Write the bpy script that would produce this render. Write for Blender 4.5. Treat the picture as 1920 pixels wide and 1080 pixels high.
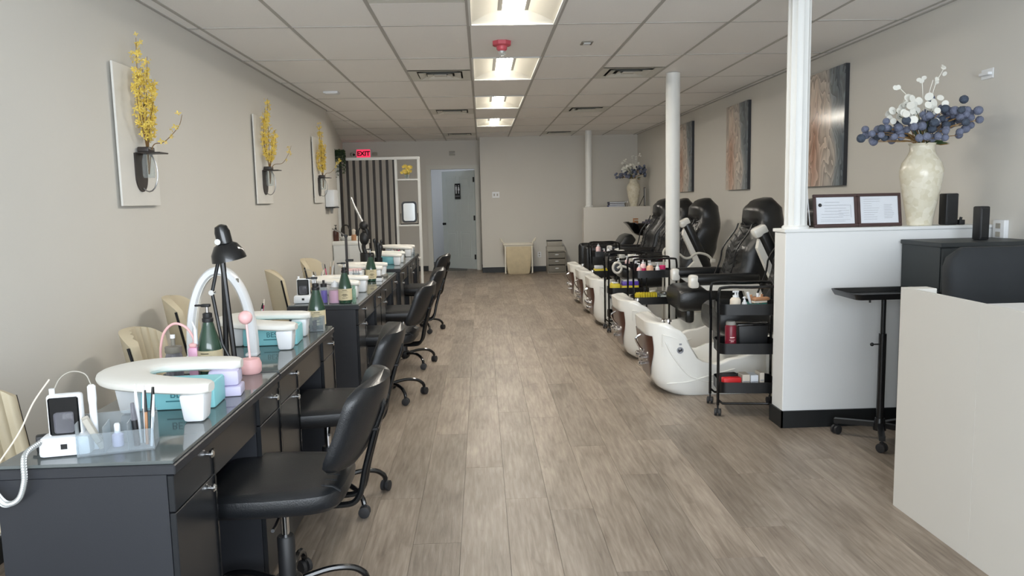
import bpy, bmesh, math, random
from mathutils import Vector, Matrix, Quaternion
random.seed(7)
for _o in list(bpy.data.objects): bpy.data.objects.remove(_o)
S = bpy.context.scene
COL = S.collection
PI = math.pi
# ------------------------------------------------------------------ camera
CAM_H = 1.42
F_PX = 1434.34
_p, _y, _r = 0.115072, 0.037756, -0.021585
_F = Vector((math.sin(_y)*math.cos(_p), math.cos(_y)*math.cos(_p), -math.sin(_p)))
_R0 = Vector((math.cos(_y), -math.sin(_y), 0)); _U0 = _R0.cross(_F)
_R = math.cos(_r)*_R0 + math.sin(_r)*_U0
_U = -math.sin(_r)*_R0 + math.cos(_r)*_U0
cd = bpy.data.cameras.new('camera'); cam = bpy.data.objects.new('camera', cd); COL.objects.link(cam)
cam.matrix_world = Matrix(((_R.x, _U.x, -_F.x, 0), (_R.y, _U.y, -_F.y, 0), (_R.z, _U.z, -_F.z, CAM_H), (0, 0, 0, 1)))
cd.sensor_fit = 'HORIZONTAL'; cd.sensor_width = 36.0; cd.lens = F_PX/1920*36; cd.clip_start = .05; cd.clip_end = 200
S.camera = cam
# ------------------------------------------------------------------ light
w = bpy.data.worlds.new('world'); S.world = w; w.use_nodes = True
w.node_tree.nodes['Background'].inputs[0].default_value = (.80, .88, 1, 1)
w.node_tree.nodes['Background'].inputs[1].default_value = 1.2
def area(name, loc, rot, sx, sy, power, col):
    l = bpy.data.lights.new(name, 'AREA'); l.shape = 'RECTANGLE'; l.size = sx; l.size_y = sy; l.energy = power; l.color = col
    o = bpy.data.objects.new(name, l); COL.objects.link(o); o.location = loc; o.rotation_euler = rot
    return o
# daylight entering through the shop window behind the camera
area('shop_window_daylight', (.55, -2.02, 1.5), (PI/2, 0, 0), 4.7, 2.0, 245, (.86, .93, 1))
S.view_settings.view_transform = 'Standard'; S.view_settings.look = 'None'
S.view_settings.gamma = 1.0; S.view_settings.use_curve_mapping = False
S.view_settings.exposure = 0.13
S.cycles.max_bounces = 14; S.cycles.diffuse_bounces = 8; S.cycles.transparent_max_bounces = 16
LAMP = 84.0          # emission of the ceiling tubes

# ------------------------------------------------------------------ materials
def lin(c):
    return tuple(((v/255)/12.92 if v/255 <= .04045 else ((v/255+.055)/1.055)**2.4) for v in c) + (1,)
def nd(nt, t, **kw):
    n = nt.nodes.new(t)
    for k, v in kw.items(): setattr(n, k, v)
    return n
M = {}
def mat(name, col, rough=.5, metal=0, spec=.5, var=0, scale=8, bump=0, bscale=60, coat=0, emit=None, es=0, stretch=(1,1,1), trans=0, sheen=0):
    m = bpy.data.materials.new(name); m.use_nodes = True; nt = m.node_tree; b = nt.nodes['Principled BSDF']
    b.inputs['Base Color'].default_value = lin(col); b.inputs['Roughness'].default_value = rough
    b.inputs['Metallic'].default_value = metal; b.inputs['Specular IOR Level'].default_value = spec
    if coat: b.inputs['Coat Weight'].default_value = coat; b.inputs['Coat Roughness'].default_value = .06
    if trans: b.inputs['Transmission Weight'].default_value = trans
    if emit: b.inputs['Emission Color'].default_value = lin(emit); b.inputs['Emission Strength'].default_value = es
    if var or bump:
        tc = nd(nt, 'ShaderNodeTexCoord'); mp = nd(nt, 'ShaderNodeMapping'); mp.inputs['Scale'].default_value = stretch
        nt.links.new(tc.outputs['Object'], mp.inputs['Vector'])
    if var:
        n = nd(nt, 'ShaderNodeTexNoise'); n.inputs['Scale'].default_value = scale; n.inputs['Detail'].default_value = 4
        nt.links.new(mp.outputs['Vector'], n.inputs['Vector'])
        h = nd(nt, 'ShaderNodeHueSaturation'); h.inputs['Color'].default_value = lin(col)
        r = nd(nt, 'ShaderNodeMapRange'); r.inputs['From Min'].default_value = .3; r.inputs['From Max'].default_value = .7
        r.inputs['To Min'].default_value = 1-var; r.inputs['To Max'].default_value = 1+var
        nt.links.new(n.outputs['Fac'], r.inputs['Value']); nt.links.new(r.outputs['Result'], h.inputs['Value'])
        nt.links.new(h.outputs['Color'], b.inputs['Base Color'])
    if bump:
        n2 = nd(nt, 'ShaderNodeTexNoise'); n2.inputs['Scale'].default_value = bscale; n2.inputs['Detail'].default_value = 3
        nt.links.new(mp.outputs['Vector'], n2.inputs['Vector'])
        bp = nd(nt, 'ShaderNodeBump'); bp.inputs['Strength'].default_value = bump; bp.inputs['Distance'].default_value = .01
        nt.links.new(n2.outputs['Fac'], bp.inputs['Height']); nt.links.new(bp.outputs['Normal'], b.inputs['Normal'])
    M[name] = m
    return m
def clear(name, col, gloss=.12, tint=.6):
    m = bpy.data.materials.new(name); m.use_nodes = True; nt = m.node_tree; nt.nodes.clear()
    out = nd(nt, 'ShaderNodeOutputMaterial'); mx = nd(nt, 'ShaderNodeMixShader'); t = nd(nt, 'ShaderNodeBsdfTransparent')
    g = nd(nt, 'ShaderNodeBsdfPrincipled'); lw = nd(nt, 'ShaderNodeLayerWeight'); lw.inputs['Blend'].default_value = .35
    t.inputs['Color'].default_value = lin(col)
    g.inputs['Base Color'].default_value = lin(col); g.inputs['Roughness'].default_value = .05
    ma = nd(nt, 'ShaderNodeMath', operation='MULTIPLY_ADD'); ma.inputs[1].default_value = tint; ma.inputs[2].default_value = gloss
    nt.links.new(lw.outputs['Facing'], ma.inputs[0]); nt.links.new(ma.outputs[0], mx.inputs[0])
    nt.links.new(t.outputs[0], mx.inputs[1]); nt.links.new(g.outputs[0], mx.inputs[2]); nt.links.new(mx.outputs[0], out.inputs['Surface'])
    M[name] = m
mat('wall', (215, 213, 207), .75, var=.02, scale=.7, bump=.05, bscale=180)
mat('wall_white', (228, 230, 230), .7, var=.015, scale=.8, bump=.04, bscale=160)
mat('tile', (247, 246, 245), .9, var=.02, scale=120, bump=.12, bscale=260)
mat('grid', (182, 180, 177), .6)
mat('ceil', (120, 118, 114), .9)
mat('base', (24, 27, 29), .45, var=.1)
mat('white_paint', (228, 230, 228), .45, var=.012, scale=3)
mat('door_paint', (205, 214, 214), .45, var=.015, scale=3)
mat('trim_white', (218, 218, 212), .5)
mat('slate', (39, 41, 46), .42, var=.05, scale=3, bump=.03, bscale=300)
mat('table_front', (33, 35, 38), .28, var=.05, scale=4)
mat('glass_top', (92, 98, 98), .06, spec=.7)
mat('chrome', (225, 226, 228), .12, metal=1)
mat('steel', (175, 175, 175), .3, metal=1)
mat('black_metal', (20, 21, 23), .3, spec=.5)
mat('black_gloss', (14, 15, 17), .16, spec=.6)
mat('black_plastic', (26, 27, 29), .5)
mat('leather', (24, 26, 29), .36, spec=.55, var=.12, scale=14, bump=.10, bscale=220)
mat('leather_soft', (21, 23, 25), .3, spec=.6, var=.1, scale=10, bump=.12, bscale=160)
mat('exec_fabric', (35, 39, 43), .75, var=.06, scale=12, bump=.1, bscale=400)
mat('cream', (205, 194, 168), .6, var=.03, scale=9, bump=.06, bscale=300)
mat('pad', (234, 233, 227), .55, var=.015, scale=8)
mat('white_plastic', (232, 235, 238), .35)
mat('white_gloss', (238, 238, 233), .14, spec=.55, var=.012, scale=3)
mat('pearl', (226, 221, 206), .16, spec=.55)
mat('turquoise', (148, 218, 226), .5, var=.02)
mat('teal_ink', (58, 128, 140), .6)
mat('lilac', (205, 200, 226), .6)
mat('pink', (240, 190, 190), .42)
mat('pale_pink', (238, 205, 205), .45)
mat('hot_pink', (214, 44, 110), .4)
mat('pink_liquid', (240, 186, 216), .3)
mat('purple', (98, 72, 186), .35)
mat('peach', (226, 180, 150), .35)
mat('bottle_green', (34, 66, 50), .14, spec=.6, coat=.4)
mat('label', (208, 196, 162), .65, var=.05, scale=40)
mat('ink', (60, 48, 34), .7)
mat('dark_ink', (24, 24, 26), .7)
mat('gray_ink', (150, 152, 158), .8)
mat('paper', (226, 230, 236), .7)
mat('frame_brown', (64, 44, 42), .4, var=.15, scale=30)
mat('maroon', (118, 26, 44), .35)
mat('red', (208, 40, 44), .45)
mat('alarm_red', (196, 84, 96), .45)
mat('beige_card', (215, 205, 190), .7)
mat('wood_tool', (176, 128, 92), .6, var=.1, scale=30)
mat('teal_plastic', (70, 140, 128), .4)
mat('hamper', (214, 200, 168), .8, var=.05, scale=14, bump=.1, bscale=200)
mat('gray_plastic', (168, 164, 154), .45, var=.03)
mat('gray_drawer', (126, 122, 112), .35)
mat('brown_panel', (72, 40, 30), .3, var=.2, scale=12, coat=.3)
mat('yellow_petal', (230, 204, 96), .6, var=.14, scale=30)
mat('yellow', (224, 205, 60), .5)
mat('branch', (122, 92, 52), .8)
mat('leaf', (62, 84, 52), .6, var=.2, scale=30)
mat('leaf_dark', (40, 62, 42), .6, var=.2, scale=30)
mat('thistle', (114, 121, 143), .85, var=.22, scale=26, bump=.7, bscale=120)
mat('thistle_dark', (72, 82, 98), .85, var=.22, scale=26, bump=.7, bscale=120)
mat('disc_white', (234, 234, 226), .5)
mat('dry_stem', (150, 118, 72), .8)
mat('bracket', (50, 44, 42), .4)
mat('board', (224, 223, 218), .6, var=.02, scale=5)
mat('book_blue', (70, 84, 130), .6)
mat('book_dark', (36, 44, 74), .6)
mat('towel', (84, 82, 100), .9, bump=.3, bscale=120)
mat('hinge', (28, 28, 28), .4)
mat('mirror', (235, 238, 240), .03, metal=1)
mat('hose', (206, 204, 196), .35)
mat('bag', (226, 222, 208), .5)
mat('lens', (255, 250, 235), .4, emit=(255, 247, 234), es=LAMP)
mat('lens_side', (250, 248, 240), .5, emit=(255, 247, 230), es=4.0)
mat('troffer', (236, 233, 222), .45)
mat('sign_red', (235, 60, 92), .5, emit=(255, 52, 92), es=.9)
mat('sign_letter', (84, 2, 18), .5)
mat('gray_wave', (150, 152, 150), .5)
mat('slat_brown', (38, 33, 32), .5)
mat('tape', (150, 148, 142), .6)
mat('wheel', (38, 38, 40), .55)
mat('camera_white', (224, 224, 222), .4)
mat('desk_panel', (216, 214, 208), .5, var=.012, scale=2)
mat('desk_top', (222, 222, 222), .3)
mat('cabinet_black', (44, 49, 51), .5, var=.05, scale=6)
clear('acrylic', (232, 237, 240), .10, .5)
clear('pane', (252, 252, 252), .015, .12)
clear('glass', (238, 242, 242), .08, .4)
clear('smoke', (170, 170, 178), .25)
clear('tinted_green', (196, 220, 205), .2)

def wood_floor():
    m = bpy.data.materials.new('plank_oak'); m.use_nodes = True; nt = m.node_tree; b = nt.nodes['Principled BSDF']; L = nt.links.new
    tc = nd(nt, 'ShaderNodeTexCoord'); oi = nd(nt, 'ShaderNodeObjectInfo')
    off = nd(nt, 'ShaderNodeVectorMath', operation='SCALE'); off.inputs[0].default_value = (37.3, 91.7, 13.1); L(oi.outputs['Random'], off.inputs['Scale'])
    add = nd(nt, 'ShaderNodeVectorMath', operation='ADD'); L(tc.outputs['Object'], add.inputs[0]); L(off.outputs[0], add.inputs[1])
    def noise(scale, stretch, detail=5, dist=0):
        mp = nd(nt, 'ShaderNodeMapping'); mp.inputs['Scale'].default_value = stretch; L(add.outputs[0], mp.inputs['Vector'])
        n = nd(nt, 'ShaderNodeTexNoise'); n.inputs['Scale'].default_value = scale; n.inputs['Detail'].default_value = detail; n.inputs['Distortion'].default_value = dist
        L(mp.outputs[0], n.inputs['Vector']); return n
    big = noise(2.2, (2.2, .7, 1), 3, .6); grain = noise(9, (7, .55, 1), 7, .4); fine = noise(40, (6, .35, 1), 4)
    knot = noise(3.2, (2.4, 1.1, 1), 2, 1.2)
    cr = nd(nt, 'ShaderNodeValToRGB'); e = cr.color_ramp.elements
    e[0].position = .28; e[0].color = lin((103, 91, 80)); e[1].position = .72; e[1].color = lin((170, 158, 145))
    x = e.new(.5); x.color = lin((141, 129, 116))
    mixf = nd(nt, 'ShaderNodeMath', operation='MULTIPLY_ADD'); mixf.inputs[1].default_value = .55; L(grain.outputs['Fac'], mixf.inputs[0])
    mb = nd(nt, 'ShaderNodeMath', operation='MULTIPLY'); mb.inputs[1].default_value = .45; L(big.outputs['Fac'], mb.inputs[0]); L(mb.outputs[0], mixf.inputs[2])
    L(mixf.outputs[0], cr.inputs['Fac'])
    # per-plank tone
    hs = nd(nt, 'ShaderNodeHueSaturation'); mr = nd(nt, 'ShaderNodeMapRange'); mr.inputs['To Min'].default_value = .84; mr.inputs['To Max'].default_value = 1.12
    L(oi.outputs['Random'], mr.inputs['Value']); L(mr.outputs[0], hs.inputs['Value']); L(cr.outputs['Color'], hs.inputs['Color'])
    # dark knots and fine grain
    kr = nd(nt, 'ShaderNodeMapRange'); kr.inputs['From Min'].default_value = .64; kr.inputs['From Max'].default_value = .76; L(knot.outputs['Fac'], kr.inputs['Value'])
    km = nd(nt, 'ShaderNodeMath', operation='MULTIPLY'); km.inputs[1].default_value = .45; L(kr.outputs[0], km.inputs[0])
    mx = nd(nt, 'ShaderNodeMixRGB'); mx.inputs['Color2'].default_value = lin((104, 92, 80)); L(km.outputs[0], mx.inputs['Fac']); L(hs.outputs[0], mx.inputs['Color1'])
    fr = nd(nt, 'ShaderNodeMapRange'); fr.inputs['To Min'].default_value = .9; fr.inputs['To Max'].default_value = 1.08; L(fine.outputs['Fac'], fr.inputs['Value'])
    h2 = nd(nt, 'ShaderNodeHueSaturation'); L(fr.outputs[0], h2.inputs['Value']); L(mx.outputs[0], h2.inputs['Color'])
    L(h2.outputs[0], b.inputs['Base Color']); b.inputs['Roughness'].default_value = .42; b.inputs['Specular IOR Level'].default_value = .4
    bp = nd(nt, 'ShaderNodeBump'); bp.inputs['Strength'].default_value = .12; bp.inputs['Distance'].default_value = .004
    L(fine.outputs['Fac'], bp.inputs['Height']); L(bp.outputs[0], b.inputs['Normal'])
    M['plank'] = m
wood_floor()

def art_mat():
    """layered petals opening from a peach heart low on the far side into slate blue folds"""
    m = bpy.data.materials.new('canvas_print'); m.use_nodes = True; nt = m.node_tree; b = nt.nodes['Principled BSDF']; L = nt.links.new
    tc = nd(nt, 'ShaderNodeTexCoord')
    mp = nd(nt, 'ShaderNodeMapping'); mp.inputs['Location'].default_value = (0, -.26, .10); mp.inputs['Scale'].default_value = (0, 1.25, .56); L(tc.outputs['Object'], mp.inputs['Vector'])
    n = nd(nt, 'ShaderNodeTexNoise'); n.inputs['Scale'].default_value = 3.2; n.inputs['Detail'].default_value = 2; L(mp.outputs[0], n.inputs['Vector'])
    ce = nd(nt, 'ShaderNodeVectorMath', operation='SUBTRACT'); ce.inputs[1].default_value = (.5, .5, .5); L(n.outputs['Color'], ce.inputs[0])
    ws = nd(nt, 'ShaderNodeVectorMath', operation='SCALE'); ws.inputs['Scale'].default_value = .42; L(ce.outputs[0], ws.inputs[0])
    av = nd(nt, 'ShaderNodeVectorMath', operation='ADD'); L(mp.outputs[0], av.inputs[0]); L(ws.outputs[0], av.inputs[1])
    ln = nd(nt, 'ShaderNodeVectorMath', operation='LENGTH'); L(av.outputs[0], ln.inputs[0])
    cr = nd(nt, 'ShaderNodeValToRGB'); e = cr.color_ramp.elements
    e[0].position = .0; e[0].color = lin((176, 130, 108)); e[1].position = 1.0; e[1].color = lin((44, 54, 62))
    for ps, c in ((.12, (206, 172, 152)), (.26, (220, 204, 190)), (.44, (204, 196, 188)), (.54, (150, 158, 162)), (.72, (98, 110, 120)), (.84, (120, 130, 138))):
        x = e.new(ps); x.color = lin(c)
    L(ln.outputs['Value'], cr.inputs['Fac'])
    n2 = nd(nt, 'ShaderNodeTexNoise'); n2.inputs['Scale'].default_value = 5; n2.inputs['Detail'].default_value = 2; L(av.outputs[0], n2.inputs['Vector'])
    k1 = nd(nt, 'ShaderNodeMath', operation='MULTIPLY_ADD'); k1.inputs[1].default_value = 11; L(ln.outputs['Value'], k1.inputs[0])
    k0 = nd(nt, 'ShaderNodeMath', operation='MULTIPLY'); k0.inputs[1].default_value = 5; L(n2.outputs['Fac'], k0.inputs[0]); L(k0.outputs[0], k1.inputs[2])
    fr = nd(nt, 'ShaderNodeMath', operation='FRACT'); L(k1.outputs[0], fr.inputs[0])
    wr = nd(nt, 'ShaderNodeMapRange'); wr.inputs['To Min'].default_value = .52; wr.inputs['To Max'].default_value = 1.12; L(fr.outputs[0], wr.inputs['Value'])
    hs = nd(nt, 'ShaderNodeHueSaturation'); L(wr.outputs[0], hs.inputs['Value']); L(cr.outputs[0], hs.inputs['Color'])
    L(hs.outputs[0], b.inputs['Base Color']); b.inputs['Roughness'].default_value = .14
    M['art'] = m
art_mat()

def shell_mat():
    m = bpy.data.materials.new('capiz_shell'); m.use_nodes = True; nt = m.node_tree; b = nt.nodes['Principled BSDF']; L = nt.links.new
    tc = nd(nt, 'ShaderNodeTexCoord'); v = nd(nt, 'ShaderNodeTexVoronoi'); v.inputs['Scale'].default_value = 38; L(tc.outputs['Object'], v.inputs['Vector'])
    sp = nd(nt, 'ShaderNodeSeparateColor'); L(v.outputs['Color'], sp.inputs[0])
    cr = nd(nt, 'ShaderNodeValToRGB'); e = cr.color_ramp.elements
    e[0].color = lin((214, 207, 184)); e[1].color = lin((230, 225, 208)); L(sp.outputs[0], cr.inputs['Fac'])
    L(cr.outputs[0], b.inputs['Base Color']); b.inputs['Roughness'].default_value = .22
    bp = nd(nt, 'ShaderNodeBump'); bp.inputs['Strength'].default_value = .25; bp.inputs['Distance'].default_value = .003; L(sp.outputs[1], bp.inputs['Height']); L(bp.outputs[0], b.inputs['Normal'])
    M['shell'] = m
shell_mat()

# ------------------------------------------------------------------ mesh helpers
class G:
    def __init__(s): s.bm = bmesh.new()
    def box(s, x0, x1, y0, y1, z0, z1, bev=0, seg=2, taper=None, mtx=None):
        T = Matrix.Translation(((x0+x1)/2, (y0+y1)/2, (z0+z1)/2)) @ Matrix.Diagonal((abs(x1-x0), abs(y1-y0), abs(z1-z0), 1))
        vs = bmesh.ops.create_cube(s.bm, size=1, matrix=T)['verts']
        if taper:        # scale of the bottom face about its centre
            cx, cy, zm = (x0+x1)/2, (y0+y1)/2, (z0+z1)/2
            for v in vs:
                if v.co.z < zm: v.co.x = cx+(v.co.x-cx)*taper; v.co.y = cy+(v.co.y-cy)*taper
        if bev:
            n0 = set(s.bm.verts) - set(vs)
            ed = list({e for v in vs for e in v.link_edges})
            bmesh.ops.bevel(s.bm, geom=ed, offset=bev, segments=seg, profile=.5, affect='EDGES')
            vs = [v for v in s.bm.verts if v not in n0]
        if mtx is not None:
            for v in vs: v.co = mtx @ v.co
        return s
    def ring(s, pts): return [s.bm.verts.new(p) for p in pts]
    def loft(s, rings, cap0=True, cap1=True, closed=False):
        R = [s.ring(r) for r in rings]; n = len(R[0]); m = len(R)
        for i in range(m if closed else m-1):
            a, b = R[i], R[(i+1) % m]
            for j in range(n): s.bm.faces.new((a[j], a[(j+1) % n], b[(j+1) % n], b[j]))
        if not closed:
            if cap0: s.bm.faces.new(list(reversed(R[0])))
            if cap1: s.bm.faces.new(R[-1])
        return s
    def lathe(s, prof, n=24, c=(0, 0, 0), mtx=None, cap0=True, cap1=True):
        rings = []
        for r, z in prof:
            ring = [Vector((r*math.cos(2*PI*k/n), r*math.sin(2*PI*k/n), z)) for k in range(n)]
            if mtx is not None: ring = [mtx @ p for p in ring]
            rings.append([p+Vector(c) for p in ring])
        return s.loft(rings, cap0, cap1)
    def cyl(s, p0, p1, r0, r1=None, n=14):
        p0, p1 = Vector(p0), Vector(p1); r1 = r0 if r1 is None else r1
        q = (p1-p0).to_track_quat('Z', 'Y').to_matrix().to_4x4(); L = (p1-p0).length
        return s.lathe([(r0, 0), (r1, L)], n, mtx=Matrix.Translation(p0) @ q)
    def tube(s, pts, r, n=10, closed=False):
        P = [Vector(p) for p in pts]; m = len(P); rr = r if isinstance(r, (list, tuple)) else [r]*m
        T = []
        for i in range(m):
            a = P[(i-1) % m] if (closed or i > 0) else P[i]; b = P[(i+1) % m] if (closed or i < m-1) else P[i]
            T.append((b-a).normalized())
        up = Vector((0, 0, 1)) if abs(T[0].z) < .9 else Vector((1, 0, 0))
        nrm = (up - T[0]*up.dot(T[0])).normalized(); rings = []
        for i in range(m):
            nrm = nrm - T[i]*nrm.dot(T[i])
            nrm = nrm.normalized() if nrm.length > 1e-6 else T[i].orthogonal().normalized()
            bn = T[i].cross(nrm)
            rings.append([P[i]+(nrm*math.cos(2*PI*k/n)+bn*math.sin(2*PI*k/n))*rr[i] for k in range(n)])
        return s.loft(rings, closed=closed)
    def sph(s, c, r, u=14, v=9, sc=(1, 1, 1)):
        T = Matrix.Translation(c) @ Matrix.Diagonal((sc[0], sc[1], sc[2], 1))
        bmesh.ops.create_uvsphere(s.bm, u_segments=u, v_segments=v, radius=r, matrix=T); return s
    def prism(s, poly, axis, a0, a1, bev=0):
        """poly: 2-D outline in the two other axes (in x,y,z order), extruded along axis"""
        def P(p, a):
            return {'x': (a, p[0], p[1]), 'y': (p[0], a, p[1]), 'z': (p[0], p[1], a)}[axis]
        n0 = set(s.bm.verts)
        s.loft([[P(p, a0) for p in poly], [P(p, a1) for p in poly]])
        if bev:
            vs = [v for v in s.bm.verts if v not in n0]
            ed = list({e for v in vs for e in v.link_edges})
            bmesh.ops.bevel(s.bm, geom=ed, offset=bev, segments=2, profile=.5, affect='EDGES')
        return s
    def grid(s, fn, nu, nv):
        V = [[s.bm.verts.new(fn(i/nu, j/nv)) for j in range(nv+1)] for i in range(nu+1)]
        for i in range(nu):
            for j in range(nv): s.bm.faces.new((V[i][j], V[i+1][j], V[i+1][j+1], V[i][j+1]))
        return s
    def quad(s, *p):
        s.bm.faces.new([s.bm.verts.new(q) for q in p]); return s
    def xf(s, m):
        for v in s.bm.verts: v.co = m @ v.co
        return s
    def mesh(s, name, m, ang=35):
        bmesh.ops.recalc_face_normals(s.bm, faces=s.bm.faces)
        me = bpy.data.meshes.new(name); s.bm.to_mesh(me); s.bm.free()
        for p in me.polygons: p.use_smooth = True
        me.set_sharp_from_angle(angle=math.radians(ang))
        me.materials.append(M[m] if isinstance(m, str) else m)
        return me
    def done(s, name, m, parent=None, ang=35): return link(name, s.mesh(name, m, ang), parent)
def link(name, me, parent=None, loc=None, rot=None):
    o = bpy.data.objects.new(name, me); COL.objects.link(o)
    if parent: o.parent = parent
    if loc is not None: o.location = loc
    if rot is not None: o.rotation_euler = rot
    return o
def tag(o, label, cat, group=None, kind=None):
    if label: o['label'] = label
    if cat: o['category'] = cat
    if group: o['group'] = group
    if kind: o['kind'] = kind
    return o
def thing(name, label, cat, loc=(0, 0, 0), rz=0, group=None):
    o = bpy.data.objects.new(name, None); COL.objects.link(o); o.empty_display_size = .05
    o.location = loc; o.rotation_euler = (0, 0, rz)
    return tag(o, label, cat, group)
def struct(o): o['kind'] = 'structure'; return o
def stuff(o): o['kind'] = 'stuff'; return o
def copy_tree(o, parent=None):
    c = o.copy(); COL.objects.link(c); c.parent = parent
    for ch in o.children: copy_tree(ch, c)
    return c
def dup(root, loc, rz, label, group=None):
    c = copy_tree(root); c.location = loc; c.rotation_euler = (0, 0, rz); c['label'] = label
    if group: c['group'] = group
    return c
def text_mesh(body, size, m, depth=.0006, bold=0):
    cu = bpy.data.curves.new('lettering', 'FONT'); cu.body = body; cu.size = size; cu.extrude = depth; cu.offset = bold
    cu.align_x = 'CENTER'; cu.align_y = 'CENTER'
    t = bpy.data.objects.new('lettering', cu); COL.objects.link(t)
    dg = bpy.context.evaluated_depsgraph_get(); dg.update()
    me = bpy.data.meshes.new_from_object(t.evaluated_get(dg)); bpy.data.objects.remove(t)
    me.materials.clear(); me.materials.append(M[m]); return me
def rrect(x0, x1, y0, y1, r, n=5):
    out = []
    for cx, cy, a in ((x1-r, y1-r, 0), (x0+r, y1-r, PI/2), (x0+r, y0+r, PI), (x1-r, y0+r, 1.5*PI)):
        for k in range(n+1): t = a+PI/2*k/n; out.append((cx+r*math.cos(t), cy+r*math.sin(t)))
    return out
def rrect2(x0, x1, y0, y1, r, n=6, m=10):
    out = []; C_ = ((x1-r, y1-r, 0), (x0+r, y1-r, PI/2), (x0+r, y0+r, PI), (x1-r, y0+r, 1.5*PI))
    for i, (cx, cy, a) in enumerate(C_):
        for k in range(n+1): t = a+PI/2*k/n; out.append((cx+r*math.cos(t), cy+r*math.sin(t)))
        nx, ny, na = C_[(i+1) % 4]; p = out[-1]; q = (nx+r*math.cos(na), ny+r*math.sin(na))
        for k in range(1, m): out.append((p[0]+(q[0]-p[0])*k/m, p[1]+(q[1]-p[1])*k/m))
    return out
def interp(x, pts):
    if x <= pts[0][0]: return pts[0][1]
    for (a, va), (b, vb) in zip(pts, pts[1:]):
        if x <= b:
            t = (x-a)/(b-a); t = t*t*(3-2*t); return va+(vb-va)*t
    return pts[-1][1]
def spline(P, n=8):
    """Catmull-Rom through points"""
    P = [Vector(p) for p in P]; Q = [2*P[0]-P[1]]+P+[2*P[-1]-P[-2]]; out = []
    for i in range(1, len(Q)-2):
        for k in range(n):
            t = k/n; a, b, c, d = Q[i-1], Q[i], Q[i+1], Q[i+2]
            out.append(.5*((2*b)+(c-a)*t+(2*a-5*b+4*c-d)*t*t+(3*b-a-3*c+d)*t**3))
    out.append(P[-1]); return out
def RZ(a): return Matrix.Rotation(a, 4, 'Z')
def RX(a): return Matrix.Rotation(a, 4, 'X')
def RY(a): return Matrix.Rotation(a, 4, 'Y')
def TR(x, y, z): return Matrix.Translation((x, y, z))
# ================================================================== SETTING
CZ = 2.625                       # underside of the ceiling grid
XL, XR = -1.99, 3.07
def diag_x(y): return XL + (y-10.23)*(-.76/5.47)          # the slightly splayed wall behind the tables
floor = struct(G().box(-3.0, 3.3, 2.2, 18.2, -.12, -.009).box(-3.0, 3.3, -2.3, 2.2, -.12, 0).done('floor', 'ceil'))
me_plank = G().box(-.0996, .0996, -.7496, .7496, -.008, 0, bev=.0006, seg=1).mesh('plank', 'plank')
_n = 0
for i in range(29):
    x = -2.62 + i*.2
    if x > 3.0: break
    st = random.random()*1.5
    for j in range(11):
        y = 2.2 - st + j*1.5 + .75
        if y > 16.3 or y < 1.6: continue
        if x < -2.1 and y < 9.9: continue
        link('plank', me_plank, floor, (x, y, 0)); _n += 1
# ---- ceiling
ceil = struct(G().box(-3.0, 3.3, -2.3, 18.2, 2.70, 2.80).done('ceiling', 'ceil'))
X0, Y0, TW, TL = -.0561, 5.4865, .61, 1.22
xs = [XL] + [X0+k*TW for k in range(-3, 6)] + [XR]
LIGHT_COL = 4                     # column index in xs whose left edge is X0
VENTS = {(3, -1): 0, (6, -1): 0, (3, 1): 1, (6, 1): 1, (3, 4): 0, (6, 4): 0, (3, 7): 0, (6, 7): 0}
LIGHTS = (-1, 1, 3, 5)
tiles = {}
def tile(x0, x1, y0, y1):
    key = (round(x1-x0, 3), round(y1-y0, 3))
    if key not in tiles:
        tiles[key] = G().box(-(x1-x0)/2+.004, (x1-x0)/2-.004, -(y1-y0)/2+.004, (y1-y0)/2-.004, 0, .014, bev=.003, seg=1).mesh('ceiling_tile', 'tile')
    o = link('ceiling_tile', tiles[key], ceil, ((x0+x1)/2, (y0+y1)/2, CZ+.0025+random.random()*.002))
    o.rotation_euler = (random.uniform(-.003, .003), random.uniform(-.004, .004), 0)
_edge = {0: .625, 1: 0}
for c in range(len(xs)-1):
    for k in range(-6, 9):
        y0, y1 = Y0+k*TL, min(Y0+(k+1)*TL, 15.7)
        x0, x1 = xs[c], xs[c+1]
        if y1-y0 < .1: continue
        if c == 4+0 and k in LIGHTS: continue
        if (c, k) in VENTS:
            if VENTS[(c, k)] == 0: tile(x0, x1, y0+TW, y1)
            else: tile(x0, x1, y0, y0+TW)
            continue
        tile(x0, x1, y0, y1)
for k in range(4, 9):             # tiles over the splayed strip at the back left
    y0, y1 = Y0+k*TL, min(Y0+(k+1)*TL, 15.7)
    x0 = diag_x(y1)
    tile(max(x0, XL-.61), XL, max(y0, 10.24), y1)
    if XL-x0 > .62: tile(x0, XL-.61, y0, y1)
for x in xs[1:-1]:
    G().box(x-.012, x+.012, -2.0, 15.7, CZ, CZ+.02).done('grid_bar', 'grid', ceil)
for k in range(-6, 9):
    y = Y0+k*TL
    G().box(-2.75 if y > 13 else (diag_x(y) if y > 10.23 else XL), XR, y-.009, y+.009, CZ+.0005, CZ+.0205).done('grid_bar', 'grid', ceil)
for s_, x in ((1, XL), (-1, XR)):
    G().box(x, x+s_*.02, -2.0, 10.23 if s_ == 1 else 15.0, CZ-.002, CZ+.018).done('edge_angle', 'grid', ceil)
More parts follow.
